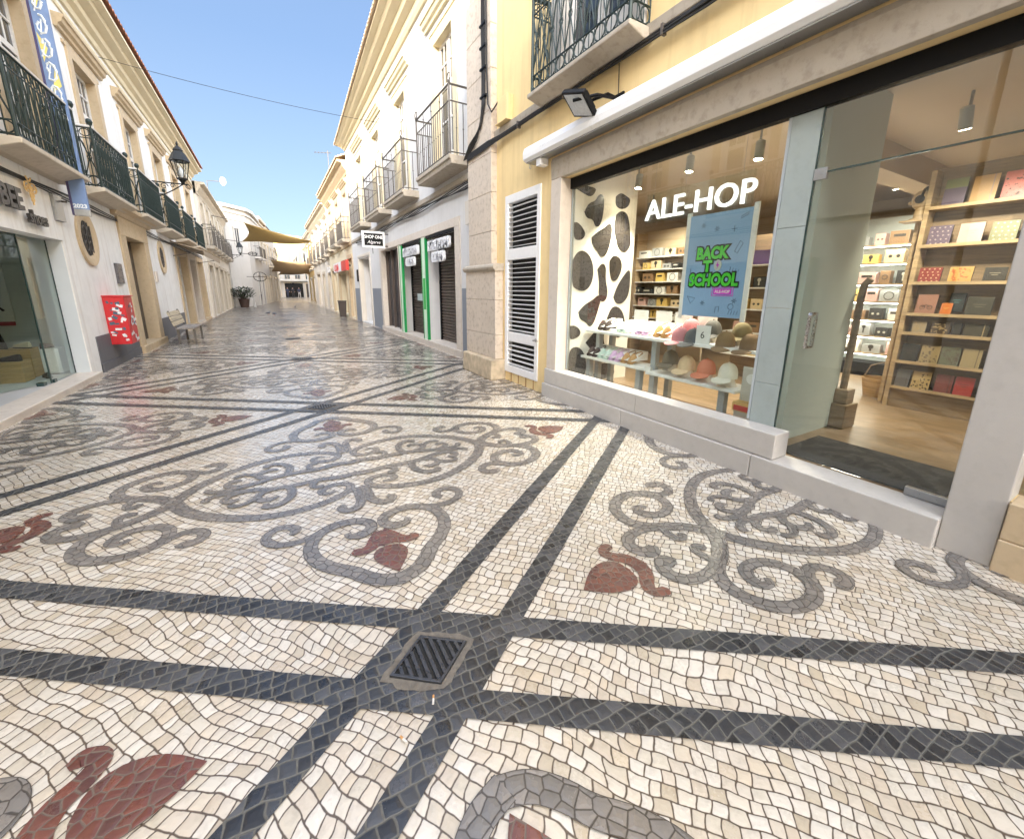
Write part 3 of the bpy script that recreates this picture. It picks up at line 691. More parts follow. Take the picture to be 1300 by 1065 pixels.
m = MB(); m.box(4.106,2.41,1.25,4.126,2.459,2.39); m.box(4.106,3.151,1.25,4.126,3.2,2.39); m.box(4.113,2.46,1.285,4.122,3.15,2.35); m.build('frame', M['whitepaint'], ps)
gb = plain('poster_green', (.07,.62,.04), .5); bk = plain('poster_black', (.01,.01,.012), .5); mg = plain('poster_magenta', (.62,.05,.6), .5)
L, U = (0,-1,0), (0,0,1)
def lines(mb, x, ex, off):
    mb.text('BACK', .165, (x,2.85,1.895), L, (0,-.03,1), ex, off, 'CENTER', sx=.84); mb.text('T', .155, (x,2.885,1.765), L, U, ex, off, 'CENTER'); mb.text('SCHOOL', .175, (x,2.81,1.615), L, (0,-.02,1), ex, off, 'CENTER', sx=.80)
m = MB(); lines(m, 4.1015, .002, .024); m.build('letter_outline', bk, ps)
m = MB(); lines(m, 4.0985, .002, .008); m.build('letters', gb, ps)
m = MB(); m.lathe([(.05,0),(.05,.004)], (4.0985,2.765,1.822), 14, 'x', .85, 1.15); m.build('zero_disc', plain('poster_grey', (.5,.55,.5), .5), ps)
m = MB(); m.poly([(4.0975,2.76,1.872),(4.0975,2.785,1.817),(4.0975,2.767,1.817),(4.0975,2.775,1.777),(4.0975,2.745,1.832),(4.0975,2.762,1.832)])
for a, b, c, d in ((2.56,2.80,1.592,1.598),(2.56,2.80,1.506,1.512),(2.56,2.566,1.512,1.592),(2.794,2.80,1.512,1.592),(2.58,2.78,1.522,1.582)): m.box(4.0995,a,c,4.1030,b,d)
m.build('tag_box', mg, ps)
m = MB(); m.text('ALE-HOP', .042, (4.0985,2.68,1.539), L, U, .001, .001, 'CENTER'); m.build('tag_letters', M['whitepaint'], ps)
m = MB(); random.seed(8)
def dood(pts): m.tube([(4.1025,a,b) for a, b in pts], .0022, 4)
for cy, cz in ((2.82,2.19),(2.98,2.24),(2.54,1.46),(2.9,1.43)):
    for k in range(6):
        t = k*math.pi/3; dood([(cy+.014*math.cos(t),cz+.014*math.sin(t)),(cy+.03*math.cos(t),cz+.03*math.sin(t))])
    dood([(cy+.011*math.cos(k*.9),cz+.011*math.sin(k*.9)) for k in range(8)])
dood([(3.10,1.5),(3.0,1.48),(3.05,1.42),(3.10,1.5)]); dood([(2.57,2.28),(2.5,2.31),(2.5,2.29),(2.57,2.26),(2.57,2.28)]); dood([(2.6,1.95),(2.55,2.05),(2.52,2.02),(2.57,1.93),(2.6,1.95)]); dood([(2.66,2.17),(2.60,2.17)]); dood([(2.63,2.14),(2.63,2.2)]); dood([(3.06,1.98),(3.0,2.04)]); dood([(3.08,1.7),(3.09,1.8)])
dood([(2.74,1.33),(2.74,1.39),(2.70,1.40),(2.70,1.34)]); dood([(2.57+.03*math.cos(k*.7),1.40+.03*math.sin(k*.7)) for k in range(10)])
for k in range(4): dood([(2.5+.03*k,1.32),(2.49+.03*k,1.36)])
for k in range(4): dood([(2.57-.03*k+.06,1.75),(2.56-.03*k+.06,1.80-.01*k)])
m.build('doodles', plain('poster_ink', (.03,.06,.14), .5), ps)
# display shelves
def display(label, y0, y1, z, x0, x1, legs):
    o = thing('display_shelf', label, 'display shelf', ((x0+x1)/2,(y0+y1)/2,.2))
    m = MB(); m.box(x0,y0,z-.035,x1,y1,z); m.build('shelf_top', M['whitepaint'], o, bevel=.004)
    for a, b in legs: m = MB(); m.box(a-.035,b-.035,.2,a+.035,b+.035,z-.036); m.build('leg', greymetal, o)
display('long white upper display shelf with clogs and caps behind the window', 2.1, 4.62, 1.0, 3.93, 4.4, [(4.05,4.45),(4.3,4.45),(4.05,3.43),(4.3,3.40),(4.2,2.2)])
display('lower white display shelf with four pairs of clogs', 3.42, 4.63, .63, 3.86, 4.2, [(3.93,4.5),(3.93,3.55)])
display('lower white display shelf with four caps on stands', 2.26, 3.40, .60, 3.86, 4.2, [(3.93,3.32),(3.93,2.42)])
# caps
def cap(col, name, label, y, z, x, stand=True, rz=0, peak=1, group='caps on the window shelves'):
    o = thing('cap', label, 'cap', (x,y,z), group); mt = plain(name, col, .85, 0, .12, 60, .3)
    zb = .115 if stand else .012
    m = MB(); pr = [(.092*math.cos(t*math.pi/16)**.8, zb+.125*math.sin(t*math.pi/16)) for t in range(8)]+[(.004,zb+.125)]
    m.lathe([(.093,zb-.03)]+pr, (0,0,0), 16, 'z', 1.08, 1); m.ball((0,0,zb+.127), .01, 6)
    c = Matrix.Rotation(rz,4,'Z'); m.xform(c); m.v = [tuple(Vector(p)+Vector((x,y,z))) for p in m.v]; m.build('crown', mt, o, smooth=True)
    m = MB(); n = 8; top = []; bot = []
    for k in range(n+1):
        t = math.pi*(.66+.68*k/n); r = .09; ro = .09+.095*math.sin(math.pi*k/n)**.5
        top.append([(r*math.cos(t), r*math.sin(t), zb-.02), (ro*math.cos(t)*1.05, ro*math.sin(t)*.95, zb-.03-.035*math.sin(math.pi*k/n))])
    for k in range(n):
        a, b, c2, d = top[k][0], top[k][1], top[k+1][1], top[k+1][0]
        m.quad(a,b,c2,d); m.quad(*[(q[0],q[1],q[2]-.006) for q in (d,c2,b,a)]); m.quad(b,(b[0],b[1],b[2]-.006),(c2[0],c2[1],c2[2]-.006),c2)
    m.xform(c); m.v = [tuple(Vector(p)+Vector((x,y,z))) for p in m.v]; m.build('peak', mt, o, smooth=True)
    if stand:
        m = MB(); m.lathe([(.095,.0),(.09,.012),(.06,.09)], (x,y,z), 12); m.build('stand', plain('cardboard_stand', (.74,.66,.56), .8), o, smooth=True)
C = [((.55,.22,.24),'pink_cotton','bright pink cap on a stand at the back of the upper shelf',3.13,1.0,4.27,1),((.10,.095,.09),'charcoal_cotton','charcoal grey cap on a stand behind the number card',2.85,1.0,4.27,1),((.16,.125,.06),'olive_cotton','olive green cap on a stand at the right of the upper shelf',2.5,1.0,4.25,1),((.26,.16,.08),'tan_cotton','tan cap half hidden by the green stone pier',2.22,1.0,4.25,1),
 ((.60,.25,.27),'pale_pink_cotton','pink cap lying flat at the front edge of the upper shelf',3.08,1.015,4.03,0),((.11,.11,.115),'dark_grey_cotton','dark grey cap lying flat left of the number card',2.9,1.015,4.02,0),((.24,.15,.07),'brown_cotton','brown cap lying flat right of the number card',2.53,1.015,4.03,0),((.20,.12,.06),'dark_brown_cotton','dark brown cap lying flat at the far right of the upper shelf',2.27,1.015,4.03,0),
 ((.17,.14,.10),'khaki_cotton','khaki brown cap, leftmost on the lower shelf',3.2,.63,4.05,1),((.66,.50,.32),'cream_cotton','cream cap second from left on the lower shelf',2.95,.6,4.02,1),((.62,.22,.13),'coral_cotton','coral orange cap on the lower shelf',2.70,.6,4.02,1),((.74,.70,.60),'white_cotton','off-white cap at the right end of the lower shelf',2.44,.6,4.0,1)]
for col, nm, lab, y, z, x, st in C: cap(col, nm, lab, y, z, x, bool(st), R(random.uniform(-14,14)))
def clogs(col, name, label, y, z, x, tilt):
    o = thing('clogs', label, 'clogs', (x,y,z), 'pairs of clogs on the window shelves'); mt = plain(name, col, .6, 0, .1, 40)
    for s in (-1, 1):
        m = MB(); P = [(-.13,.032),(-.11,.046),(-.05,.05),(.02,.04),(.08,.04),(.12,.036),(.135,.02)]
        out = [(x_,h) for x_, h in P]+[(x_,-h) for x_, h in reversed(P)]
        m.prism(out, lambda p:(p[0],p[1],0), lambda p:(p[0],p[1],.022))
        n = 8; arch = []
        for k in range(6):
            u = -.125+.024*k; w = .045*min(1,(k+1.3)/3); hh = .03+.012*min(k,4)
            arch.append([(u, w*math.cos(t*math.pi/n), .02+hh*math.sin(t*math.pi/n)) for t in range(n+1)])
        for k in range(5):
            for t in range(n): m.quad(arch[k][t],arch[k+1][t],arch[k+1][t+1],arch[k][t+1])
        m.poly(arch[0])
        m.tube([(.02,.042,.05),(.1,.04,.055),(.135,0,.06),(.1,-.04,.055),(.02,-.042,.05)], .006, 5)
        m.xform(Matrix.Translation((x,y+s*.056,z)) @ Matrix.Rotation(tilt,4,'Y')); m.build('shoe', mt, o, smooth=True)
    m = MB(); m.prism([(.11,-.0),(.17,0),(.17,.13)] if tilt == 0 else [(-.12,.0),(.16,0),(.16,.112)], lambda p:(x+p[0],y-.11,z-.002+p[1]*.98-.004*0), lambda p:(x+p[0],y+.11,z-.002+p[1]*.98)); m.build('card_stand', M['whitepaint'], o)
for i, (col, nm) in enumerate((((.05,.032,.028),'black'),((.50,.62,.56),'mint'),((.58,.38,.58),'lilac'),((.45,.25,.09),'tan'))):
    clogs(col, nm+'_foam', nm+' clogs standing upright on the upper shelf', (4.36,3.98,3.66,3.36)[i], 1.06, 4.12, R(-24))
    clogs(col, nm+'_foam', nm+' clogs sloping on the lower left shelf', (4.45,4.22,4.0,3.77)[i], .675, 4.02, R(-22))
def card(label, x, y, z, w, h, txt=None):
    o = thing('price_card', label, 'price card', (x,y,z)); m = MB(); m.box(x,y-w/2,z,x+.004,y+w/2,z+h); m.box(x+.004,y-w/2,z,x+.05,y+w/2,z+.004); m.build('card', M['whitepaint'], o)
    if txt: m = MB(); m.text(txt, h*.52, (x-.001,y+.005,z+h*.32), L, U, .002, 0, 'CENTER'); m.build('numeral', M['black'], o)
card('white number card with a black 6 on the upper shelf', 3.95, 2.74, 1.0, .17, .2, '6'); card('small white price tag at the left end of the cap shelf', 3.87, 3.38, .60, .09, .055)
for i, y in enumerate((4.0,3.62,3.32,3.0)): card('blank white backing card behind the '+('mint','lilac','tan','pink')[i]+(' cap' if i == 3 else ' clogs'), 4.37, y, 1.0, .25, .30)
m = MB(); m.box(3.74,2.02,.44,3.94,2.2,.53); o = thing('carton', 'yellow carton with a red sticker at the right corner of the window', 'carton', (3.8,2.1,.2)); m.build('box', plain('yellow_card', (.62,.38,.12), .7), o)
m = MB(); m.box(3.737,2.035,.45,3.7395,2.185,.50); m.build('sticker', plain('red_sticker', (.55,.03,.02), .5), o)
m = MB(); m.box(3.76,2.03,.2,3.93,2.19,.438); m.build('pedestal', M['beige'], o)
m = MB(); m.box(3.83,2.0,.531,3.838,2.19,.86); o2 = thing('leaflet', 'clear leaflet with a round seal above the yellow carton', 'leaflet', (3.83,2.1,.53)); m.build('sheet', plain('pale_leaflet', (.55,.52,.46), .5), o2)
m = MB(); m.lathe([(.05,-.003),(.05,-.001)], (3.83,2.1,.75), 18, 'x'); m.build('seal', M['whitepaint'], o2)

# notebook rack, the notebooks, and the white shelves further in
nx = 6.45; rk = thing('notebook_rack', 'wooden rack of sloped shelves full of notebooks', 'shelf rack', (6.6,1.5,.2))
rows = [2.47,2.07,1.67,1.32,1.10,.765,.455]
m = MB(); m.box(6.62,1.12,.2,6.66,1.9,2.9); m.build('back_panel', dwood, rk)
for y in (1.885,1.125): m = MB(); m.box(nx-.02,y-.022,.2,6.62,y+.022,2.86); m.build('side_post', sw, rk)
for z in rows: m = MB(); m.box(nx-.05,1.148,z-.022,6.619,1.862,z); m.box(nx-.05,1.148,z,nx-.04,1.862,z+.012); m.build('shelf', sw, rk)
m = MB(); m.box(nx,1.148,.2,6.619,1.862,.42); m.build('plinth', dwood, rk)
def book(lab, y0, y1, z, h, col, deco=None, dcol=(.8,.7,.5), x=None):
    x = x or nx; o = thing('notebook', lab, 'notebook', (x,(y0+y1)/2,z), 'notebooks on the wooden rack')
    T = Matrix.Translation((x-.02,0,z)) @ Matrix.Rotation(R(9),4,'Y')
    m = MB(); m.box(0,y0,0,.022,y1,h); m.xform(T).build('cover', plain('notebook_cover', [q*.62 for q in col], .45, 0, .06, 20), o, bevel=.002)
    m = MB(); m.box(.003,y0+.003,.002,.019,y0-.0015,h-.004); m.xform(T).build('pages', M['dark'], o)
    if deco:
        m = MB(); w = y1-y0
        if deco == 'dots':
            for i in range(4):
                for j in range(5): m.lathe([(.008,-.0015),(.008,.0)], (0,y0+w*(i+.5+.25*(j % 2))/4.4,h*(j+.5)/5), 7, 'x')
        elif deco == 'specks':
            for i in range(34): a, b = random.uniform(y0+.012,y1-.012), random.uniform(.014,h-.014); m.lathe([(random.uniform(.005,.010),-.0015),(.004,0)], (0,a,b), 5, 'x', random.uniform(.6,1.4), 1)
        elif deco == 'band': m.box(-.0015,y0,h*.66,0,y1,h)
        elif deco == 'strap': m.box(-.0015,y0+w*.18,0,0,y0+w*.22,h)
        elif deco == 'title':
            for k, (a, b) in enumerate(((.25,.75),(.35,.65))): m.box(-.0015,y0+w*a,h*(.6-.12*k),0,y0+w*b,h*(.63-.12*k))
        elif deco == 'bike':
            for c in (.3,.66): m.tube([(-.001,y0+w*c+.022*math.cos(k*math.pi/5),h*.35+.022*math.sin(k*math.pi/5)) for k in range(10)], .003, 4, True)
            m.tube([(-.001,y0+w*.3,h*.35),(-.001,y0+w*.48,h*.5),(-.001,y0+w*.66,h*.35)], .003, 4)
        m.xform(T).build('pattern', plain('notebook_print', [q*.7 for q in dcol], .5), o)
n = 'on the top row of the rack'
book('purple notebook with dotted green top '+n, 1.61,1.78,2.47,.28,(.13,.09,.15),'band',(.20,.22,.07)); book('orange notebook with a grey top '+n, 1.39,1.57,2.47,.27,(.62,.36,.14),'strap',(.35,.25,.25)); book('coral notebook with black specks '+n, 1.16,1.355,2.47,.27,(.68,.16,.13),'specks',(.03,.02,.02))
book('purple dotted notebook on the second row of the rack',1.645,1.83,2.07,.21,(.15,.10,.16),'dots',(.5,.42,.4)); book('pale pink notebook on the second row of the rack',1.41,1.59,2.07,.21,(.70,.48,.42),'title',(.6,.3,.3)); book('green notebook with cream dots on the second row of the rack',1.175,1.36,2.07,.2,(.22,.22,.10),'dots',(.75,.65,.42))
book('dark red dotted notebook on the third row of the rack',1.65,1.835,1.67,.165,(.30,.025,.02),'dots',(.7,.5,.3)); book('yellow patterned notebook on the third row of the rack',1.41,1.59,1.67,.165,(.70,.42,.13),'specks',(.6,.15,.05)); book('almost black notebook with pale lettering on the third row',1.175,1.33,1.67,.15,(.04,.032,.022),'title',(.5,.42,.3))
book('dusty pink notebook with a bicycle on the fourth row',1.63,1.80,1.32,.22,(.40,.19,.13),'bike',(.03,.02,.02)); book('small orange notebook on the fourth row',1.5,1.59,1.32,.13,(.75,.22,.05),'title',(.9,.6,.2)); book('dark green notebook on the fourth row',1.21,1.40,1.32,.2,(.05,.045,.03),'title',(.2,.17,.1)); book('small black notebook standing behind the orange one',1.43,1.55,1.36,.2,(.02,.028,.03),'title',(.1,.3,.3),nx+.06)
for i, (y0,y1,c,dn,lab) in enumerate(((1.67,1.79,(.42,.33,.22),'specks','beige speckled notebook on the fifth row'),(1.48,1.63,(.08,.05,.035),'specks','brown leopard notebook on the fifth row'),(1.39,1.46,(.025,.025,.028),None,'thin black notebook on the fifth row'),(1.19,1.37,(.06,.05,.03),'strap','dark olive notebook on the fifth row'))): book(lab,y0,y1,1.10,.14,c,dn,(.45,.33,.17))
for (y0,y1,c,dn,lab) in ((1.69,1.84,(.015,.014,.014),'title','black notebook at the left of the sixth row'),(1.51,1.67,(.44,.33,.17),'specks','ochre flowered notebook on the sixth row'),(1.35,1.5,(.17,.18,.12),'specks','grey green leafy notebook on the sixth row'),(1.19,1.335,(.45,.35,.19),'strap','plain straw coloured notebook on the sixth row')): book(lab,y0,y1,.765,.21,c,dn,(.12,.08,.06))
for (y0,y1,c,dn,lab) in ((1.71,1.835,(.14,.135,.14),'strap','slate grey notebook on the bottom row'),(1.53,1.69,(.62,.44,.2),'specks','leopard print notebook on the bottom row'),(1.35,1.49,(.22,.035,.025),'strap','dark red strapped notebook on the bottom row'),(1.19,1.335,(.45,.03,.02),'title','bright red notebook at the right of the bottom row')): book(lab,y0,y1,.455,.21,c,dn,(.05,.03,.02))
hd = thing('mannequin_bust', 'pale wooden head with black headphones beside the notebook rack', 'display head', (6.5,1.98,2.37))
m = MB(); m.ball((6.5,1.97,2.58), .085, 14, 1, .95, 1.25); m.lathe([(.055,2.38),(.045,2.5)], (6.5,1.96,0), 12); m.lathe([(.09,2.365),(.085,2.38)], (6.5,1.96,0), 14); m.ball((6.49,2.06,2.56), .02, 8); m.build('bust', sw, hd, smooth=True)
m = MB(); m.lathe([(.04,-.1),(.045,-.085),(.04,-.07)], (6.5,1.96,2.58), 12, 'x'); m.tube([(6.42,1.95,2.6),(6.44,1.94,2.68),(6.5,1.94,2.71),(6.56,1.94,2.68),(6.58,1.95,2.6)], .014, 6); m.build('headphones', M['black'], hd, smooth=True)
m = MB(); m.box(6.4,1.90,2.345,6.6,2.1,2.364); m.box(6.57,1.96,.2,6.61,2.0,2.345); m.build('stand', sw, hd)
# white shelves behind
lg = emit('lit_shelf_back', (.9,1,1), .22)
ws = thing('display_shelving', 'lit white shelving with small gifts behind the notebook rack', 'shelving', (8.6,2.9,.2))
shelves = [2.30,2.02,1.70,1.42,1.13,.86,.58]
m = MB(); m.box(8.86,2.0,.2,8.9,4.4,2.75); m.build('back_panel', plain('pale_back_panel', (.5,.55,.54), .5), ws)
for z in shelves: m = MB(); m.box(8.5,2.0,z-.025,8.859,4.4,z); m.build('shelf', sw, ws); m = MB(); m.box(8.50,2.0,z-.035,8.53,4.4,z-.026); m.build('shelf_light', emit('shelf_strip', (1,.93,.8), 5), ws)
m = MB(); m.box(8.45,2.0,.2,8.86,4.4,.42); m.build('base', M['black'], ws)
random.seed(21); k = 0
cols = [('white',(.75,.74,.70)),('cream',(.68,.54,.34)),('pale pink',(.65,.42,.38)),('black',(.03,.03,.03)),('yellow',(.68,.48,.15)),('grey',(.35,.36,.36)),('brown',(.28,.17,.09))]
rown = ['top','second','third','fourth','fifth','sixth','bottom']; used = set()
def gift(x, y, z, w, h, d, cn, col, mark, where, grp, rot='x'):
    o = thing('gift_box', f'{cn} gift box with {mark} {where}', 'gift box', (x,y,z), grp)
    m = MB(); m.box(x,y-w/2,z,x+d,y+w/2,z+h); m.build('carton', plain('carton_'+cn.replace(' ','_'), col, .5), o, bevel=.003)
    m = MB(); q = random.random; X = x-.001
    if 'ring' in mark: m.tube([(X,y+w*.26*math.cos(a*math.pi/6),z+h*.5+w*.26*math.sin(a*math.pi/6)) for a in range(12)], .006, 4, True)
    elif 'bar' in mark: m.box(X-.002,y-w*.3,z+h*.55,x,y+w*.3,z+h*.75)
    elif 'dots' in mark:
        for a in (-.2,.2): m.lathe([(w*.11,-.003),(w*.11,0)], (x,y+a*w,z+h*.5), 8, 'x')
    else: m.box(X-.002,y-w*.06,z+h*.2,x,y+w*.06,z+h*.7); m.lathe([(w*.16,-.003),(w*.16,0)], (x,y,z+h*.72), 8, 'x')
    m.build('print', plain('carton_print', (.04,.035,.03) if cn != 'black' else (.6,.58,.5), .5), o)
marks = ['a dark figure','a dark ring','a dark bar','two dark dots']
for r, z in enumerate(shelves):
    y = 2.14; cnt = 0
    while y < 3.35:
        w = random.choice((.13,.17,.2,.24)); nm, cl = cols[(cnt*3+r*2+random.randint(0,1)) % 7]; mk = marks[(cnt+r) % 4]
        key = (r,nm,mk); t = 0
        while key in used: nm, cl = cols[(cols.index((nm,cl))+1) % 7]; key = (r,nm,mk)
        used.add(key)
        gift(8.55, y+w/2, z, w, random.choice((.14,.18,.2)), .14, nm, cl, mk, f'on the {rown[r]} white shelf', 'gift boxes on the white shelving'); y += w+random.uniform(.02,.08); cnt += 1
# jewellery wall left of the poster, shelves right of it
js = thing('display_shelving', 'warm lit shelving with small trinkets left of the poster', 'shelving', (7.2,5.9,.2))
m = MB(); m.box(7.25,5.05,.2,7.3,6.7,2.8); m.build('back_panel', warm, js); m = MB(); m.box(6.95,6.62,.2,7.249,6.7,2.75); m.build('side_post', sw, js)
jz = [.75,1.0,1.25,1.5,1.75,2.0,2.25]
for z in jz: m = MB(); m.box(6.95,5.05,z-.02,7.249,6.619,z); m.build('shelf', M['whitepaint'], js)
used = set()
for r, z in enumerate(jz):
    y = 5.2; cnt = 0
    while y < 6.5:
        w = random.choice((.16,.2,.26)); nm, cl = cols[(cnt*2+r*3+random.randint(0,2)) % 7]; mk = marks[(cnt+r) % 4]; key = (r,nm,mk)
        while key in used: nm, cl = cols[(cols.index((nm,cl))+1) % 7]; key = (r,nm,mk)
        used.add(key); gift(7.0, y+w/2, z, w, random.choice((.10,.14,.17)), .12, nm, cl, mk, f'on the {rown[::-1][r]} trinket shelf', 'trinket boxes left of the poster'); y += w+random.uniform(.03,.1); cnt += 1
cl_ = MB(); cl_.box(4.6,2.16,.2,4.75,2.42,3.249); cl_.build('inner_pier', warm, yb)
rs = thing('display_shelving', 'dark narrow shelving right of the poster with a purple box on top', 'shelving', (6.3,3.5,.2))
m = MB(); m.box(6.55,3.2,.2,6.6,4.0,2.4); m.build('back_panel', dwood, rs)
for z in (.6,.95,1.3,1.62,1.95): m = MB(); m.box(6.25,3.2,z-.02,6.549,4.0,z); m.build('shelf', M['whitepaint'], rs)
m = MB(); m.box(6.3,3.45,1.951,6.5,3.85,2.15); m.build('purple_box', plain('purple_card', (.11,.05,.2), .5), rs)
for r, z in enumerate((.6,.95,1.3,1.62)):
    for q, y in enumerate((3.32,3.55,3.78)): nm, cl = cols[(r*2+q*3+1) % 7]; gift(6.3, y, z, .17, .15, .14, nm, cl, marks[(q+r) % 4], f'{("bottom","lower","upper","top")[r]} row right of the poster', 'boxes right of the poster')
gt = thing('security_gate', 'brown wooden security gate post standing inside the shop door', 'gate', (4.95,1.8,.2))
m = MB(); m.tube([(4.95,1.79,.6),(4.95,1.79,1.5),(4.95,1.785,1.62),(4.95,1.74,1.68)], .032, 8); m.tube([(4.95,1.79,1.0),(4.95,1.95,.98)], .03, 6); m.build('post', dwood, gt, smooth=True)
m = MB(); m.box(4.85,1.70,.2,5.12,1.88,.45); m.box(4.88,1.72,.45,5.05,1.86,.6); m.build('base', dwood, gt, bevel=.01)
bk_ = thing('basket', 'small wicker basket on the shop floor beside the notebook rack', 'basket', (6.9,2.15,.2))
m = MB(); m.lathe([(.14,.2),(.19,.45),(.175,.45),(.13,.22)], (6.9,2.12,0), 14); m.build('bowl', wood('wicker', (.5,.32,.14), .7), bk_, smooth=True); m = MB(); m.tube([(6.9,1.95,.45),(6.9,2.0,.6),(6.9,2.12,.66),(6.9,2.24,.6),(6.9,2.29,.45)], .01, 5); m.build('handle', dwood, bk_)
# lamps on the shop ceiling (they light the shop)
lampm = emit('spot_face', (1,.86,.62), 30)
def spotlamp(x, y, z, ang, label, power):
    o = thing('track_spotlight', label, 'spotlight', (x,y,3.24), 'track spotlights on the shop ceiling')
    T = Matrix.Translation((x,y,z)) @ Matrix.Rotation(ang,4,'Y')
    m = MB(); m.lathe([(.045,0),(.045,.17),(.03,.18)], (0,0,0), 14); m.xform(T).build('can', plain('spot_grey', (.42,.41,.38), .4), o, smooth=True)
    m = MB(); m.lathe([(.038,-.003),(.038,-.001)], (0,0,0), 14); m.xform(T).build('lamp_face', lampm, o)
    m = MB(); m.tube([(x,y,z+.15),(x,y,3.249)], .012, 6); m.build('stem', M['chrome'], o)
    l = bpy.data.lights.new('spot_light','SPOT'); l.energy = power; l.color = (1,.89,.72); l.spot_size = R(92 if x < 4.6 else 125); l.spot_blend = .6; l.shadow_soft_size = .05
    lo = bpy.data.objects.new('spot_light', l); COL.objects.link(lo); lo.parent = o; d = T.to_3x3() @ Vector((0,0,-1))
    lo.location = Vector((x,y,z))-Vector((x,y,3.24))+d*.03; lo.rotation_euler = d.to_track_quat('-Z','Y').to_euler()
PW = 37
for i, (x, y, z, a, lab) in enumerate(((4.5,3.55,2.95,R(3),'grey track spotlight above the letters, middle of the window'),(4.5,4.35,2.92,R(6),'grey track spotlight near the spotted panel'),(4.55,2.75,2.90,R(3),'grey track spotlight right of the letters'),(5.4,1.45,2.95,R(-20),'grey track spotlight over the doorway'),(5.6,.6,2.95,R(-25),'grey track spotlight deep over the door mat'),(7.6,2.6,2.95,R(-25),'grey track spotlight lighting the white shelving'),(6.2,5.6,2.95,R(-25),'grey track spotlight lighting the trinket wall'),(6.4,3.4,2.95,R(5),'grey track spotlight over the middle of the shop'))): spotlamp(x, y, z, a, lab, PW*(1.15 if y > 2.6 and x < 4.6 else .62))
m = MB(); m.box(4.47,2.2,3.21,4.53,4.6,3.249); m.build('lamp_track', M['chrome'], yb)
# ================================================================== right side: the white building with the green shop
X2 = 3.75
wb = thing('white_building', 'white building with the green framed shop, barred balconies and yellowish cornice', 'building', (X2,15,0))
m = MB()
WY = [9.5,12.95,16.15,19.3]
holes = [(9.05,11.1,.16,2.93,.5),(11.5,13.75,.16,2.93,.5),(13.95,16.3,.16,2.93,.25),(18.5,20.9,.05,2.9,.5)]+[(y-.55,y+.55,4.1,6.85,.3) for y in WY]
wall(m, X2, 1, 7.5, 22.4, 0, 8.0, holes); shell(m, X2, 1, 7.5, 22.4, 8.05); m.build('wall', M['oldwhite'], wb)
m = MB()
for a, b in ((7.56,8.72),(16.58,18.25),(21.1,22.38)): m.box(X2-.006,a,0,X2+.02,b,1.58)
m.build('dado', M['blueDado'], wb)
m = MB()
m.box(X2-.03,8.75,.16,X2+.2,9.05,2.93); m.box(X2-.03,16.3,.16,X2+.2,16.56,2.93); m.box(X2-.032,8.75,2.932,X2+.2,16.56,3.12); m.box(X2-.02,13.76,.16,X2+.2,13.94,2.93); m.box(X2-.02,11.12,.16,X2+.12,11.48,2.93)
m.build('shopfront_surround', M['beige'], wb, bevel=.006)
m = MB(); m.box(X2-.06,8.72,-.02,X2+.5,16.6,.16); m.build('shop_step', M['beige'], wb, bevel=.008)
for a, b in ((9.07,11.08),(11.52,13.73)):
    s = MB(); n = 34
    for k in range(n):
        z = .16+k*2.75/n; s.prism([(X2+.40,z),(X2+.372,z+.02),(X2+.372,z+.058),(X2+.40,z+.078)], lambda p:(p[0],a,p[1]), lambda p:(p[0],b,p[1]))
    s.box(X2+.30,a,2.62,X2+.39,b,2.929); s = s.build('roller_shutter', M['shutter'], wb)
    m = MB(); m.box(X2+.33,a,.16,X2+.42,a+.05,2.62); m.box(X2+.33,b-.05,.16,X2+.42,b,2.62); m.build('guide_rail', M['black'], s)
def stripe(y0, y1):
    m = MB(); m.box(X2-.035,y0,.16,X2+.04,y0+.05,2.9); m.box(X2-.035,y1-.05,.16,X2+.04,y1,2.9); o = m.build('door_frame', M['green'], wb)
    m = MB(); m.box(X2-.03,y0+.051,.16,X2+.03,y1-.051,2.9); m.build('pale_inlay', plain('pale_green_inlay', (.66,.80,.62), .4), o)
stripe(11.10,11.48); stripe(13.45,13.74)
m = MB(); m.box(X2-.036,11.20,1.0,X2+.04,11.38,1.85); m.build('door_frame', plain('bright_green_panel', (.015,.42,.06), .35), wb)
m = MB()
for a, b in ((9.06,11.09),(11.5,13.44)): m.box(X2-.02,a,2.86,X2+.05,b,2.925)
m.build('lintel_strip', M['black'], wb)
m = MB(); m.quad((X2+.24,16.3,.16),(X2+.24,13.95,.16),(X2+.24,13.95,2.93),(X2+.24,16.3,2.93)); m.build('shop_glass', M['pane'], wb)
m = MB()
for y in (13.96,14.72,15.45,16.22): m.box(X2+.15,y,.16,X2+.236,y+.06,2.93)
m.build('shopfront_frame', M['shutter'], wb)
m = MB(); m.box(X2+.45,18.5,.05,X2+.49,20.9,2.9); m.build('shop_door', M['pale'], wb)
m = MB(); m.box(X2-.02,18.3,.02,X2+.2,18.5,2.95); m.box(X2-.02,20.9,.02,X2+.2,21.08,2.95); m.box(X2-.03,18.3,2.952,X2+.2,21.08,3.06); m.build('door_surround', M['pale'], wb, bevel=.005)
m = MB(); m.along_y([(X2+.02,3.72),(X2-.05,3.74),(X2-.06,3.84),(X2+.02,3.86)], 7.6, 22.3); m.build('string_course', M['oldstone'], wb)
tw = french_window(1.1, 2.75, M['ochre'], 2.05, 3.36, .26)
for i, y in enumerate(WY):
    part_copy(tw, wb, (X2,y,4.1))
drop(tw)
bb = balcony(2.15, .48, .17, M['oldstone'], 'bars', 1.22)
for y in (9.25,12.6,15.55,18.8): part_copy(bb, wb, (X2+.02,y,4.14))
drop(bb)
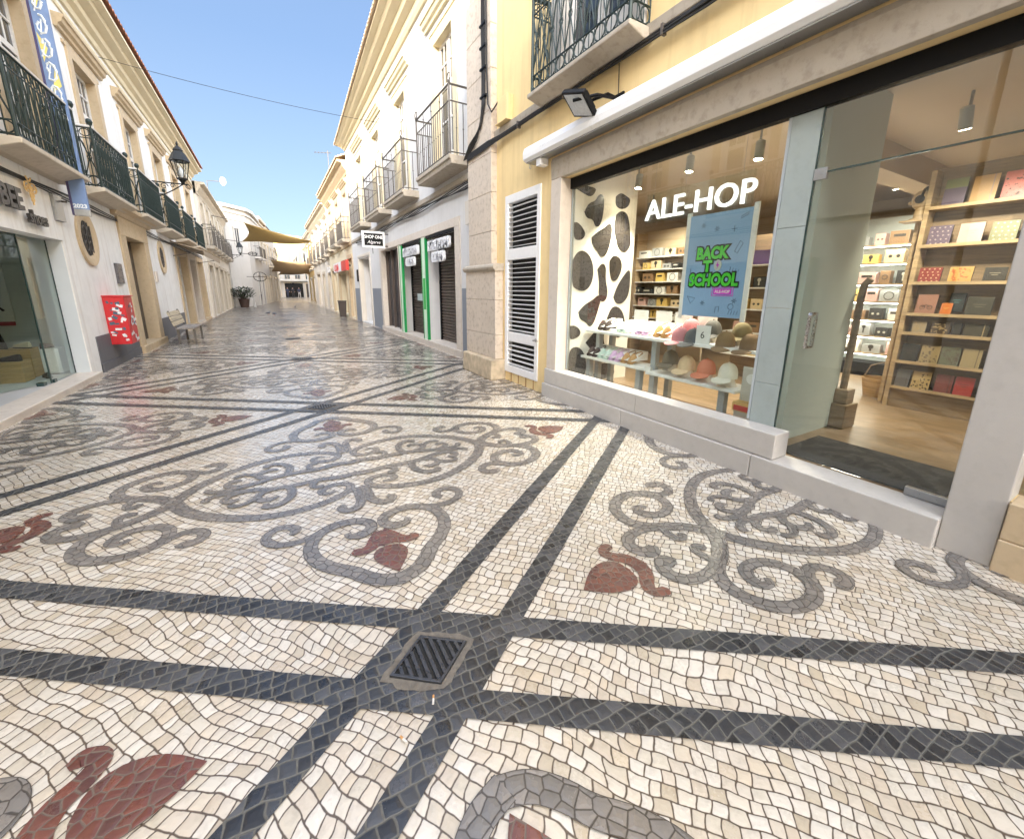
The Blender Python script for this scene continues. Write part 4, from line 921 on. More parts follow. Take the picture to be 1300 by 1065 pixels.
# sloping cornice and eaves
def cornice(mb, xw, za, ya, xa, zea, yb_, xb, zeb, s=1):
    # profile between wall face xw (bottom za) and eave tip (xa,zea)->(xb,zeb)
    pr = []
    for (y, xe, ze) in ((ya,xa,zea),(yb_,xb,zeb)):
        d = xw-xe; h = ze-za
        pr.append([(xw+.1*s,y,za),(xw-.06*d/abs(d)*1,y,za),(xw-d*.12,y,za+h*.12),(xw-d*.14,y,za+h*.34),(xw-d*.34,y,za+h*.42),(xw-d*.38,y,za+h*.62),(xw-d*.62,y,za+h*.70),(xw-d*.70,y,za+h*.86),(xw-d*.9,y,za+h*.90),(xw-d*.92,y,ze-.03),(xw+.1*s,y,ze-.02)])
    n = len(pr[0]); mb.add(pr[0]+pr[1], [tuple(range(n))[::-1], tuple(range(n,2*n))]+[(i,(i+1)%n,n+(i+1)%n,n+i) for i in range(n)])
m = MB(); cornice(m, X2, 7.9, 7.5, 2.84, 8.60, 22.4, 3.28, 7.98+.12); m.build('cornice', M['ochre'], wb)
def eave(name, mat, parent, ya, xa, za, yb_, xb, zb, dirx, run=3.2, rise=1.25):
    m = MB(); m.quad((xa,ya,za),(xb,yb_,zb),(xb+dirx*run,yb_,zb+rise),(xa+dirx*run,ya,za+rise)); m.quad((xa+dirx*run,ya,za+rise),(xb+dirx*run,yb_,zb+rise),(xb+dirx*2*run,yb_,zb),(xa+dirx*2*run,ya,za))
    cornice_tiles(m, xa, ya, za, xb, yb_, zb, dirx); return m.build(name, mat, parent)
eave('roof', M['paletile'], wb, 7.5, 2.82, 8.60, 22.4, 3.27, 8.08, 1)
m = MB()
for k in range(5): m.tube([(X2-.07,7.7,3.66-.02*k)]+[(X2-.07-.01*(k%2),y,3.66-.022*k+.03*math.sin(y*1.7+k)) for y in [8.3+.7*i for i in range(19)]], .011, 5)
tag(m.build('cable_bundle', M['cable'], loc=(X2-.07,14,3.6)), 'dark cables running along the white wall under the barred balconies', 'cables')
m = MB()
for k, (dy, dz) in enumerate(((.0,.0),(.03,.02),(.06,-.01))): m.tube([(X2-.03,7.86+dy,3.62),(X2-.035,7.92+dy,3.3+dz),(X2-.03,7.84+dy,2.9)], .006, 4)
m.box(X2-.12,8.0,2.86,X2-.001,8.22,3.3)
tag(m.build('junction_box', M['pale'], loc=(X2,8.1,3)), 'cream junction box with loose wires beside the pilaster', 'junction box')
# signs over the shutters
def cloud_sign(y0, y1, z, words, x, lab):
    o = thing('shop_sign', lab, 'sign', (x,(y0+y1)/2,z), 'white letter signs of the green shop')
    for wd, sc, zz, yy in words:
        L_ = yy[0]-yy[1]
        m = MB(); m.text(wd, sc, (x-.03,(yy[0]+yy[1])/2,zz), (0,-1,0), (0,.0,1), .06, .04, 'CENTER', sx=1); m.build('letter_body', plain('sign_white', (.86,.86,.86), .5), o)
        m = MB(); m.text(wd, sc, (x-.066,(yy[0]+yy[1])/2,zz), (0,-1,0), (0,.0,1), .004, -.012, 'CENTER', sx=1); m.build('letters', plain('sign_grey', (.38,.37,.40), .5), o)
    m = MB()
    for y in (y0+.25,y1-.25): m.tube([(x,y,words[1][2]+.1),(x,y,2.9)], .008, 4)
    m.build('hanger', M['rail'], o)
cloud_sign(9.3, 11.0, 2.3, [('MERCEARIAS',.255,2.56,(10.95,9.2)),('COISAS',.25,2.27,(10.7,9.55))], X2+.0, 'two white word boards over the right brown shutter')
cloud_sign(11.6, 13.4, 2.3, [('MERCEARIAS',.255,2.56,(13.35,11.55)),('COISAS',.25,2.27,(13.1,11.9))], X2+.0, 'two white word boards over the left brown shutter')
m = MB(); m.box(X2+.36,11.75,1.15,X2+.37,12.6,1.5); m.box(X2+.355,12.55,1.2,X2+.36,13.2,1.42); 
tag(m.build('sticker', plain('grey_green_sticker', (.5,.58,.56), .5), loc=(X2+.36,12.3,1.3)), 'grey green lettering strip on the left brown shutter', 'sticker')
o = thing('hanging_sign', 'black and white SHOP ONE board sticking out from the white wall', 'sign', (3.3,15.1,3.2))
m = MB(); m.box(2.86,15.08,2.93,3.62,15.16,3.47); m.build('frame', M['whitepaint'], o, bevel=.006)
m = MB(); m.box(2.93,15.074,3.0,3.55,15.079,3.40); m.build('panel', M['black'], o)
m = MB(); m.text('SHOP ONE', .145, (3.24,15.073,3.235), (1,0,0), (0,0,1), .004, .004, 'CENTER', sx=.86); m.text('Algarve', .14, (3.24,15.073,3.07), (1,0,0), (0,0,1), .004, 0, 'CENTER', .35); m.build('letters', M['whitepaint'], o)
m = MB(); m.tube([(3.6,15.12,3.4),(X2,15.12,3.4)], .02, 6); m.tube([(3.6,15.12,3.0),(X2,15.12,3.0)], .02, 6); m.tube([(3.2,15.12,2.93),(3.2,15.12,2.74)], .012, 5); m.build('bracket', M['rail'], o)
def plate(x, y, z0, z1, w, lab, mat, dirx=-1, name='wall_plate', cat='plate'):
    m = MB(); m.box(x, y-w/2, z0, x+dirx*.05, y+w/2, z1); tag(m.build(name, mat, loc=(x,y,z0), bevel=.006), lab, cat)
plate(X2, 21.3, 1.9, 2.45, .3, 'small dark plate on the white wall left of the cream doorway', M['black'])

# ================================================================== further buildings, right and left
def simple_facade(name, label, x, dirx, y0, y1, h, wallm, trim, wins, doors, prefix=4.0, wh=2.4, ww=1.05, deep=8, balc=None, cor=.45, roofmat=None, dado=None):
    o = thing(name, label, 'building', (x,(y0+y1)/2,0))
    m = MB(); hs = [(y-ww/2,y+ww/2,prefix,prefix+wh,.3) for y in wins]+[(a,b,.06,t,.45) for a, b, t, _ in doors]
    wall(m, x, dirx, y0, y1, 0, h, hs); shell(m, x, dirx, y0, y1, h+.02, deep); m.build('wall', wallm, o)
    t = french_window(ww, wh, trim, ww*1.8, wh+.55, .24)
    for y in wins: part_copy(t, o, (x,y,prefix), 0 if dirx > 0 else math.pi)
    drop(t)
    if balc:
        b = balcony(ww*1.75, .45, .16, M['oldstone'], balc, 1.05)
        for y in wins: part_copy(b, o, (x+dirx*.02,y,prefix+.02), 0 if dirx > 0 else math.pi)
        drop(b)
    for a, b, top, mt in doors:
        m = MB(); m.box(x+dirx*.40,a,.02,x+dirx*.44,b,top); d = m.build('door', mt, o)
        m = MB(); s = -dirx
        m.box(x+s*.03,a-.16,.0,x-s*.1,a,top); m.box(x+s*.03,b,.0,x-s*.1,b+.16,top); m.box(x+s*.04,a-.16,top+.001,x-s*.1,b+.16,top+.2); m.build('surround', trim, d, bevel=.006)
        m = MB(); k = max(1, round((b-a)/.7))
        for i in range(k+1): yy = a+.02+(b-a-.1)*i/k; m.box(x+dirx*.37,yy,.02,x+dirx*.40,yy+.06,top)
        m.box(x+dirx*.372,a,top*.78,x+dirx*.399,b,top*.78+.07); m.build('glazing_bar', trim, d)
    s = -dirx; m = MB(); m.along_y([(x-s*.1,h-.55),(x+s*.04,h-.55),(x+s*.06,h-.45),(x+s*cor*.5,h-.25),(x+s*cor*.55,h-.12),(x+s*cor,h-.08),(x+s*cor,h+.02),(x-s*.1,h+.04)], y0, y1); m.build('cornice', trim, o)
    m = MB(); m.along_y([(x+s*.05,prefix-.28),(x+s*.07,prefix-.12),(x-s*.05,prefix-.12),(x-s*.05,prefix-.28)], y0+.01, y1-.01); m.build('string_course', trim, o)
    if dado: m = MB(); m.box(x+s*.008,y0,0,x-s*.02,y1,1.3); m.build('dado', dado, o)
    if roofmat: eave('roof', roofmat, o, y0, x+s*cor*1.1, h+.08, y1, x+s*cor*1.1, h+.08, dirx, 2.5, 1.0)
    return o
D, P = M['darkwood'], M['pane']
r3 = simple_facade('cream_building', 'cream building with a stone doorway and red shop board, right side', 3.8, 1, 22.4, 32, 7.5, M['cream'], M['warmstone'], [23.9,26.8,29.9], [(23.0,24.3,3.1,wood('orange_door',(.45,.22,.07))),(25.3,28.2,2.45,D),(29.3,31.2,2.7,P)], 4.0, 2.3, balc='bars', roofmat=M['paletile'])
r4 = simple_facade('pale_building', 'pale narrow building beyond the cream one, right side', 3.95, 1, 32, 46, 7.2, M['pale'], M['stone'], [33.6,36.8,40,43.4], [(33,35,2.8,P),(37,38.6,2.7,D),(40.5,43,2.8,P)], 3.9, 2.2, balc='bars', roofmat=M['paletile'])
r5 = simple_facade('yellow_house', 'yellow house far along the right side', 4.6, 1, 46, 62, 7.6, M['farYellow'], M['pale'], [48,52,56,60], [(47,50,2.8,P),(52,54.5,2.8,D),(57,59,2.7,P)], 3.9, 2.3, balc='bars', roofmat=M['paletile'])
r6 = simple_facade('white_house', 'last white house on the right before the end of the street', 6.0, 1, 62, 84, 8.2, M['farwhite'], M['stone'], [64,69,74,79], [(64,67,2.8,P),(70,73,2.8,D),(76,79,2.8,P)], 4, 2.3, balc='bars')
o = thing('red_sign', 'red and white shop board over the doorway of the cream building', 'sign', (3.6,25.4,2.5))
m = MB(); m.box(3.48,23.0,2.5,3.62,24.7,3.0); m.build('red_panel', plain('sign_red', (.60,.035,.025), .4), o); m = MB(); m.box(3.485,24.7,2.5,3.62,27.8,3.0); m.build('white_panel', M['whitepaint'], o)
m = MB(); m.text('LOJA', .5, (3.475,27.4,2.57), (0,-1,0), (0,0,1), .01, .01, sx=1.6); m.build('letters', plain('sign_red', (.60,.035,.025), .4), o); m = MB(); m.box(3.62,23.5,2.7,3.8,23.6,2.8); m.box(3.62,27,2.7,3.8,27.1,2.8); m.build('bracket', M['rail'], o)
def tub(name, lab, x, y, r, h, mat, cat='bin'):
    o = thing(name, lab, cat, (x,y,0)); m = MB(); m.prism([(-r,-r),(r,-r),(r,r),(-r,r)], lambda p:(x+p[0]*.78,y+p[1]*.78,0), lambda p:(x+p[0],y+p[1],h)); m.build('body', mat, o, bevel=.01)
    m = MB(); m.prism([(-r,-r),(r,-r),(r,r),(-r,r)], lambda p:(x+p[0]*1.08,y+p[1]*1.08,h+.001), lambda p:(x+p[0]*1.08,y+p[1]*1.08,h+.05)); m.build('rim', mat, o); return o
tub('litter_bin', 'dark brown square bin by the red board doorway, right side', 3.45, 25.2, .2, .85, plain('bin_brown', (.045,.032,.028), .5))
tub('litter_bin', 'dark bin standing in front of the pale curved corner house', -1.05, 45.6, .28, .9, plain('bin_black', (.03,.028,.028), .5))
plate(3.95, 34.0, 2.7, 3.1, 1.6, 'white blank shop board far along the right wall', M['whitepaint'], -1, 'shop_board', 'sign')

# ---- left side
XL = -2.85
lb = thing('white_building', 'white building on the left with the shoe shop, oval windows and dark green balconies', 'building', (XL,16,0))
LW = [9.5,12.62,15.8,18.9,21.9,24.8]
m = MB(); holes = [(4.5,9.72,.1,2.28,.26),(13.3,14.95,.16,2.72,.32),(19.6,21.6,.1,2.75,.5),(22.3,23.9,.1,2.75,.5),(24.6,26.2,.1,2.75,.5)]+[(y-.62,y+.62,3.34,5.82,.32) for y in LW]+[(6.0,7.0,3.34,5.82,.32)]
wall(m, XL, -1, 2.5, 27, 0, 7.3, holes)
for y in (2.5,27): m.quad((XL,y,0),(-11,y,0),(-11,y,7.3),(XL,y,7.3))
m.quad((-11,2.5,0),(-11,27,0),(-11,27,7.3),(-11,2.5,7.3)); m.quad((XL,2.5,7.3),(-11,2.5,7.3),(-11,27,7.3),(XL,27,7.3))
m.build('wall', M['white'], lb)
m = MB(); m.box(XL+.012,10.2,0,XL-.02,12.85,.66); m.box(XL+.03,10.2,0,XL-.02,12.85,.16); m.box(XL+.012,15.45,0,XL-.02,19.4,.66); m.build('dado', M['dado'], lb)
tw = french_window(1.24, 2.48, M['warmstone'], 2.35, 2.95, .28)
for y in LW+[6.5]: part_copy(tw, lb, (XL,y,3.34), math.pi)
drop(tw)
bb = balcony(2.25, .40, .15, M['stone'], 'filigree_pale', 1.0)
for y in (6.0,9.0,12.0,15.1,18.1,21.2,24.2): part_copy(bb, lb, (XL-.01,y,3.35), math.pi)
drop(bb)
m = MB()
pr = [(XL-.1,6.75),(XL+.05,6.75),(XL+.07,6.85),(XL+.16,6.9),(XL+.18,7.0),(XL+.34,7.06),(XL+.36,7.14),(XL+.5,7.17),(XL+.5,7.24),(XL-.1,7.26)]
m.along_y(pr, 2.5, 27); m.along_y([(XL-.1,6.55),(XL+.03,6.55),(XL+.03,6.62),(XL-.1,6.62)], 2.5, 27); m.build('cornice', M['cream'], lb)
eave('roof', M['tile'], lb, 2.5, XL+.56, 7.30, 27, XL+.56, 7.30, -1)
# doorway
m = MB()
m.box(XL+.04,12.88,.0,XL-.34,13.312,2.708); m.box(XL+.04,14.938,.0,XL-.34,15.38,2.708); m.box(XL+.045,12.88,2.71,XL-.34,15.38,3.12)
m.along_y([(XL,3.1),(XL+.08,3.12),(XL+.12,3.2),(XL+.26,3.24),(XL+.28,3.32),(XL,3.34)], 12.6, 15.7); m.build('door_surround', M['warmstone'], lb, bevel=.01)
m = MB(); m.box(XL+.10,12.85,-.02,XL-.55,15.4,.16); m.build('door_step', M['warmstone'], lb, bevel=.01)
dl = MB(); dl.box(XL-.24,13.315,.16,XL-.28,14.12,2.707); dl.box(XL-.24,14.13,.16,XL-.28,14.935,2.707); dl = dl.build('door', M['darkwood'], lb)
m = MB()
for y in (13.4,14.22):
    for z in (.3,1.1,1.9): m.box(XL-.225,y,z,XL-.24,y+.62,z+.65)
m.build('door_panel', M['darkwood'], dl, bevel=.01)
for k, (a, b) in enumerate(((19.6,21.6),(22.3,23.9),(24.6,26.2))):
    m = MB(); m.box(XL-.26,a,.1,XL-.28,b,2.75); sgl = m.build('shop_glass', M['pane'] if k < 2 else M['curtain'], lb)
    m = MB(); n = 3 if k == 0 else 2
    for i in range(n+1): yy = a+.01+(b-a-.09)*i/n; m.box(XL-.20,yy,.1,XL-.259,yy+.07,2.75)
    m.box(XL-.205,a+.08,2.2,XL-.258,b-.08,2.28); m.build('glazing_bar', M['oldpaint'], sgl)
    m = MB(); m.box(XL+.03,a-.3,.0,XL-.2,a-.002,2.75); m.box(XL+.03,b+.002,.0,XL-.2,b+.3,2.75); m.box(XL+.034,a-.3,2.752,XL-.2,b+.3,2.98); m.box(XL+.06,a-.3,-.02,XL-.25,b+.3,.099); m.build('surround', M['warmstone'] if k != 1 else M['beige'], sgl, bevel=.008)
# oval windows
for i, (y, z, a, b) in enumerate(((10.82,2.42,.36,.36),(17.0,2.46,.33,.36))):
    n = 28; ring = lambda ra, rb, x: [(x,y+ra*math.cos(2*math.pi*k/n),z+rb*math.sin(2*math.pi*k/n)) for k in range(n)]
    m = MB(); A, B, C_, Dd = ring(a+.11,b+.13,XL), ring(a+.11,b+.13,XL+.04), ring(a-.02,b,XL+.04), ring(a-.07,b-.05,XL+.008)
    m.add(A+B+C_+Dd, [(r*n+k,r*n+(k+1)%n,(r+1)*n+(k+1)%n,(r+1)*n+k) for r in range(3) for k in range(n)]); o = m.build('oval_window', M['warmstone'], lb, smooth=True)
    m = MB(); m.poly(ring(a-.065,b-.045,XL+.006)); m.build('pane', M['dark'], o)
    m = MB()
    for k in range(-2,3): m.tube([(XL+.02,y+k*.1,z-.3*math.sqrt(1-(k*.1/.34)**2)),(XL+.02,y+k*.1,z+.3*math.sqrt(1-(k*.1/.34)**2))], .008, 4)
    for k in range(4): m.tube([(XL+.024,y+.09*math.cos(t*.7)+(-.1 if k%2 else .1),z+(-.13 if k<2 else .13)+.09*math.sin(t*.7)) for t in range(9)], .008, 4, True)
    m.build('grille', M['rail'], o)
# shop entrance with its angled glass
m = MB(); m.box(XL+.13,4.4,-.02,XL-.2,9.74,.10); m.build('shop_step', M['beige'], lb, bevel=.012)
m = MB(); m.box(XL-.0,4.4,.02,-7,9.72,.099); m.build('shop_floor', plain('pale_tiles', (.50,.49,.47), .4, 0, .05, 3), lb)
m = MB(); m.box(XL-.02,9.722,.1,-3.12,9.9,2.28); m.build('shop_jamb', plaster('blue_white_jamb', (.60,.63,.64), (.4,.4,.4), .2, .3), lb)
gxl = -3.05
m = MB(); m.box(gxl-.008,8.80,.12,gxl,9.71,2.26); sg1 = m.build('shop_window', M['sideglass'], lb)
ang = [(gxl,8.79),(-4.4,6.35)]
m = MB(); m.prism([ang[0],ang[1],(ang[1][0]-.008,ang[1][1]),(ang[0][0]-.008,ang[0][1])], lambda p:(p[0],p[1],.12), lambda p:(p[0],p[1],2.26)); m.build('shop_window', M['sideglass'], lb)
m = MB(); m.box(gxl-.012,8.785,.11,gxl+.006,8.805,2.27); m.box(gxl-.01,9.70,.11,gxl+.004,9.716,2.27); m.box(gxl-.02,8.86,.10,gxl+.012,8.95,.15); m.box(gxl-.02,8.6,.10,gxl-.1,8.7,.15); m.build('window_fitting', M['glassedge'], sg1)
shw = plaster('shoe_shop_wall', (.66,.67,.64), (.3,.3,.28), .15, .2, .7)
m = MB(); m.box(-6.9,2.6,.1,-7.0,11.5,2.9); m.box(-7,10.9,.1,XL-.4,11.0,2.9); m.box(-2.90,9.9,.1,-2.96,10.9,2.9); m.box(-6.9,2.6,2.85,XL-.36,10.9,2.92); m.box(-7,2.6,.1,XL-.4,2.7,2.9); m.build('inner_wall', shw, lb)
def crate(lab, x0, y0, x1, y1, z0, z1, mt):
    o = thing('display_box', lab, 'display box', ((x0+x1)/2,(y0+y1)/2,z0)); m = MB(); t = .03
    m.box(x0,y0,z0,x1,y1,z0+t); m.box(x0,y0,z1-t,x1,y1,z1); m.box(x0,y0,z0+t,x0+t,y1,z1-t); m.box(x1-t,y0,z0+t,x1,y1,z1-t); m.box(x0+t,y0,z0+t,x1-t,y0+t,z1-t); m.build('box', mt, o, bevel=.003)
kw = wood('box_wood', (.42,.26,.10), .5)
crate('tall wooden display box behind the shoe shop glass', -4.3,9.52,-3.46,9.82,.1,.57,kw); crate('low wooden display box in front, with shoes on top', -4.15,9.08,-3.43,9.40,.1,.42,kw); crate('white slatted display box at the right end of the shoe window', -3.62,9.86,-3.25,10.25,.1,.52,M['whitepaint'])
def shoe(lab, x, y, z, rz, col, heel=.0, grp='shoes in the shoe shop window'):
    o = thing('shoe', lab, 'shoe', (x,y,z), grp); mt = plain('shoe_leather', col, .35)
    pts = [(-.12,.0),(.13,0)]; T = Matrix.Translation((x,y,z)) @ Matrix.Rotation(rz,4,'Z')
    m = MB(); out = [(-.13,.02),(-.10,.04),(0,.033),(.07,.045),(.13,.03),(.15,0)]; out = out+[(a,-b) for a, b in reversed(out[:-1])]
    m.prism(out, lambda p:(p[0],p[1],.0 if p[0] > 0 else heel*.0), lambda p:(p[0],p[1],.018)); m.xform(T).build('sole', M['black'], o)
    m = MB(); secs = []
    for u, w, h in ((-.125,.025,.085),(-.09,.036,.09),(-.03,.036,.075),(.03,.038,.06),(.09,.042,.045),(.145,.018,.03)): secs.append([(u,w*math.cos(t*math.pi/8),.018+h*math.sin(t*math.pi/8)) for t in range(9)])
    for a, b in zip(secs, secs[1:]):
        for t in range(8): m.quad(a[t],b[t],b[t+1],a[t+1])
    m.poly(secs[0]); m.poly(secs[-1][::-1]); m.xform(T).build('upper', mt, o, smooth=True)
shoe('black shoe on the low wooden box, nearer the street', -3.58,9.22,.42,R(170),(.03,.02,.02)); shoe('dark red shoe on the low wooden box, further in', -3.88,9.24,.42,R(160),(.12,.03,.025)); shoe('pale gold shoe on the corner of the tall wooden box', -3.58,9.66,.57,R(150),(.5,.42,.28)); shoe('black shoe on the tall wooden box', -3.85,9.62,.57,R(165),(.03,.028,.026)); shoe('black sandal on the shop floor between the boxes', -3.30,9.42,.1,R(120),(.025,.022,.02)); shoe('dark shoe on top of the white slatted box', -3.42,10.0,.52,R(80),(.08,.05,.05))
o = thing('bag', 'black handbag leaning behind the shoes on the tall wooden box', 'bag', (-4.1,9.76,.57)); m = MB(); m.prism([(-.2,0),(.2,0),(.15,.26),(-.15,.26)], lambda p:(-3.98+p[0],9.70,.571+p[1]), lambda p:(-3.98+p[0],9.79,.571+p[1])); m.build('body', M['black'], o, bevel=.02); m = MB(); m.tube([(-4.08,9.745,.82),(-4.06,9.745,.95),(-3.9,9.745,.95),(-3.88,9.745,.82)], .01, 5); m.build('handle', M['black'], o)
o = thing('poster', 'white poster with dark brush strokes and a red lower edge in the shoe shop', 'poster', (-4.5,10.85,1)); m = MB(); m.box(-5.3,10.86,.86,-4.03,10.88,1.95); m.build('sheet', M['whitepaint'], o); m = MB(); m.box(-5.3,10.854,.86,-4.03,10.859,.93); m.build('red_edge', plain('poster_red', (.4,.03,.06), .5), o)
m = MB(); random.seed(12)
for k in range(5):
    cx_, cz = -4.25-.2*(k % 3), 1.72-.17*k; m.tube([(cx_+.09*math.cos(t*.9+k),10.852,cz+.07*math.sin(t*1.1+k)) for t in range(7)], .016, 5)
    m.tube([(cx_-.1,10.852,cz-.05),(cx_+.02,10.852,cz+.03),(cx_+.12,10.852,cz-.09)], .02, 5)
m.build('drawing', M['black'], o)
# shoe shop sign
o = thing('shop_sign', 'dark raised letters and a golden bee over the shoe shop window', 'sign', (XL+.05,8.4,2.6))
m = MB(); m.text('BEE', .37, (XL+.06,7.85,2.56), (0,1,0), (0,0,1), .06, .012, sx=1.0); m.text('shoes', .25, (XL+.06,8.55,2.42), (0,1,0), (0,0,1), .04, .006, sx=.95); m.build('letters', plain('letter_grey', (.04,.036,.033), .4), o)
m = MB(); cy, cz = 8.82, 2.88; rr = lambda a, b, y, z, r=.009: m.tube([(XL+.06,y+a*math.cos(k*math.pi/6),z+b*math.sin(k*math.pi/6)) for k in range(12)], r, 5, True)
for s in (-1, 1): rr(.085,.065,cy+s*.085,cz+.03,.011); rr(.03,.026,cy+s*.07,cz+.025); m.tube([(XL+.06,cy+s*.02,cz+.11),(XL+.06,cy+s*.07,cz+.17)], .01, 5)
rr(.05,.04,cy,cz-.07,.011); rr(.035,.03,cy,cz-.13,.010); m.tube([(XL+.06,cy,cz+.08),(XL+.06,cy,cz-.20)], .011, 5); m.build('bee', plain('bee_gold', (.75,.50,.20), .4), o)
plate(XL, 9.75, 2.58, 2.98, .3, 'grey metal meter box beside the banner foot', M['chrome'], 1, 'meter_box', 'meter box')
o = thing('blade_banner', 'tall blue banner with pale lettering hanging between the left balconies', 'banner', (-2.57,9.85,3)); bnx = plain('banner_blue', (.16,.24,.42), .6, 0, .4, 1.6)
m = MB(); m.box(-2.66,9.83,2.72,-2.48,9.90,6.6); m.build('cloth', bnx, o); m = MB(); m.box(-2.69,9.825,2.70,-2.661,9.91,6.6); m.build('edge', plain('banner_edge', (.06,.05,.13), .6), o)
m = MB()
for k in range(9):
    z = 5.95-k*.3; m.tube([(-2.57+.06*math.cos(t*.8+k)*(1-.04*t),9.828,z+.10*math.sin(t*.8+k)+.012*t) for t in range(9)], .016, 4)
    m.tube([(-2.64+.02*(k%3),9.828,z-.08),(-2.57,9.828,z+.13),(-2.51,9.828,z+.05)], .010, 4)
m.text('2023', .085, (-2.66,9.828,2.82), (1,0,0), (0,0,1), .003, .004); m.build('letters', plain('banner_pale', (.72,.76,.78), .6), o)
m = MB(); m.poly([(-2.65,9.8285,6.5),(-2.60,9.8285,5.6),(-2.49,9.8285,5.9),(-2.49,9.8285,6.5)]); m.poly([(-2.65,9.8283,5.3),(-2.63,9.8283,4.9),(-2.56,9.8283,5.1)]); m.poly([(-2.52,9.8284,4.9),(-2.6,9.8284,4.5),(-2.49,9.8284,4.6)]); m.build('yellow_shapes', plain('banner_yellow', (.70,.60,.16), .6), o)
m = MB(); m.box(-2.662,9.826,2.70,-2.478,9.905,2.80); m.build('hem', M['chrome'], o); m = MB(); m.tube([(XL,9.87,6.5),(-2.44,9.87,6.5)], .015, 5); m.tube([(XL,9.87,2.9),(-2.735,9.87,2.9)], .015, 5); m.build('bracket', M['rail'], o)
m = MB()
for k in range(4): m.tube([(XL+.02+.012*(k%2),y,3.06-.03*k+.02*math.sin(y*1.3+k)) for y in [2.6+.6*i for i in range(41)]], .009, 5)
tag(m.build('cable_bundle', M['cable'], loc=(XL,14,3)), 'thin dark cables strung along the wall under the green balconies', 'cables')
# red cabinet
o = thing('red_cabinet', 'bright red wall cabinet covered with stickers beside the left doorway', 'cabinet', (-2.68,11.2,.42)); m = MB(); m.box(XL-.001,10.95,.43,-2.53,11.5,1.36); m.build('body', plain('cabinet_red', (.55,.015,.02), .35), o, bevel=.01)
m = MB(); m.box(XL,10.93,1.361,-2.51,11.52,1.385); m.build('lid', plain('cabinet_red', (.55,.015,.02), .35), o); random.seed(5)
sw_, sk = MB(), MB()
for k in range(46):
    w, h = random.uniform(.03,.10), random.uniform(.022,.06); a = random.uniform(-.7,.7); mb = sw_ if random.random() < .78 else sk
    c_, s_ = math.cos(a), math.sin(a)
    if k < 28: cx_, cz = random.uniform(-2.79,-2.585), random.uniform(.5,1.3); P4 = [(cx_+x*c_-z*s_, 10.948-.0002*k, cz+x*s_+z*c_) for x, z in ((-w/2,-h/2),(w/2,-h/2),(w/2,h/2),(-w/2,h/2))]
    else: cx_, cz = random.uniform(11.05,11.4), random.uniform(.5,1.3); P4 = [(-2.528+.0002*k, cx_+x*c_-z*s_, cz+x*s_+z*c_) for x, z in ((-w,-h/2),(w,-h/2),(w,h/2),(-w,h/2))]
    mb.quad(*P4)
sw_.build('stickers', plain('sticker_white', (.75,.72,.70), .5, 0, .3, 60), o); sk.build('stickers', plain('sticker_dark', (.06,.10,.14), .5, 0, .5, 60), o)
plate(XL, 12.3, 1.62, 2.05, .36, 'dark notice plate on the white wall left of the doorway', plain('plate_grey', (.10,.095,.10), .3), 1)
plate(XL, 15.75, 1.7, 2.0, .2, 'small beige box on the wall right of the doorway', M['beige'], 1, 'bell_box', 'bell box')
# bench
def bench():
    o = thing('bench', 'grey wooden bench with a slatted back against the left wall', 'bench', (-2.2,15,0)); wd = wood('grey_planks', (.26,.23,.20), .7, (1,.3,12), 4); pw = wood('pale_planks', (.50,.42,.29), .7, (1,.3,12), 4)
    m = MB()
    for k in range(4): m.box(-2.36+.105*k,14.3,.42,-2.27+.105*k,15.9,.455)
    m.build('seat', wd, o, bevel=.006); m = MB()
    for k in range(3):
        x = -2.40-.035*k; z = .52+.13*k; m.prism([(x,z),(x+.03,z),(x-.0,z+.11),(x-.03,z+.11)], lambda p:(p[0],14.3,p[1]), lambda p:(p[0],15.9,p[1]))
    m.build('backrest', pw, o, bevel=.004)
    for y in (14.45,15.75):
        for x in (-2.34,-1.98): m = MB(); m.box(x-.025,y-.03,0,x+.025,y+.03,.42); m.build('leg', M['rail'], o)
        m = MB(); m.tube([(-2.34,y,.40),(-2.41,y,.55),(-2.49,y,.92)], .02, 5); m.build('back_support', M['rail'], o)
bench()
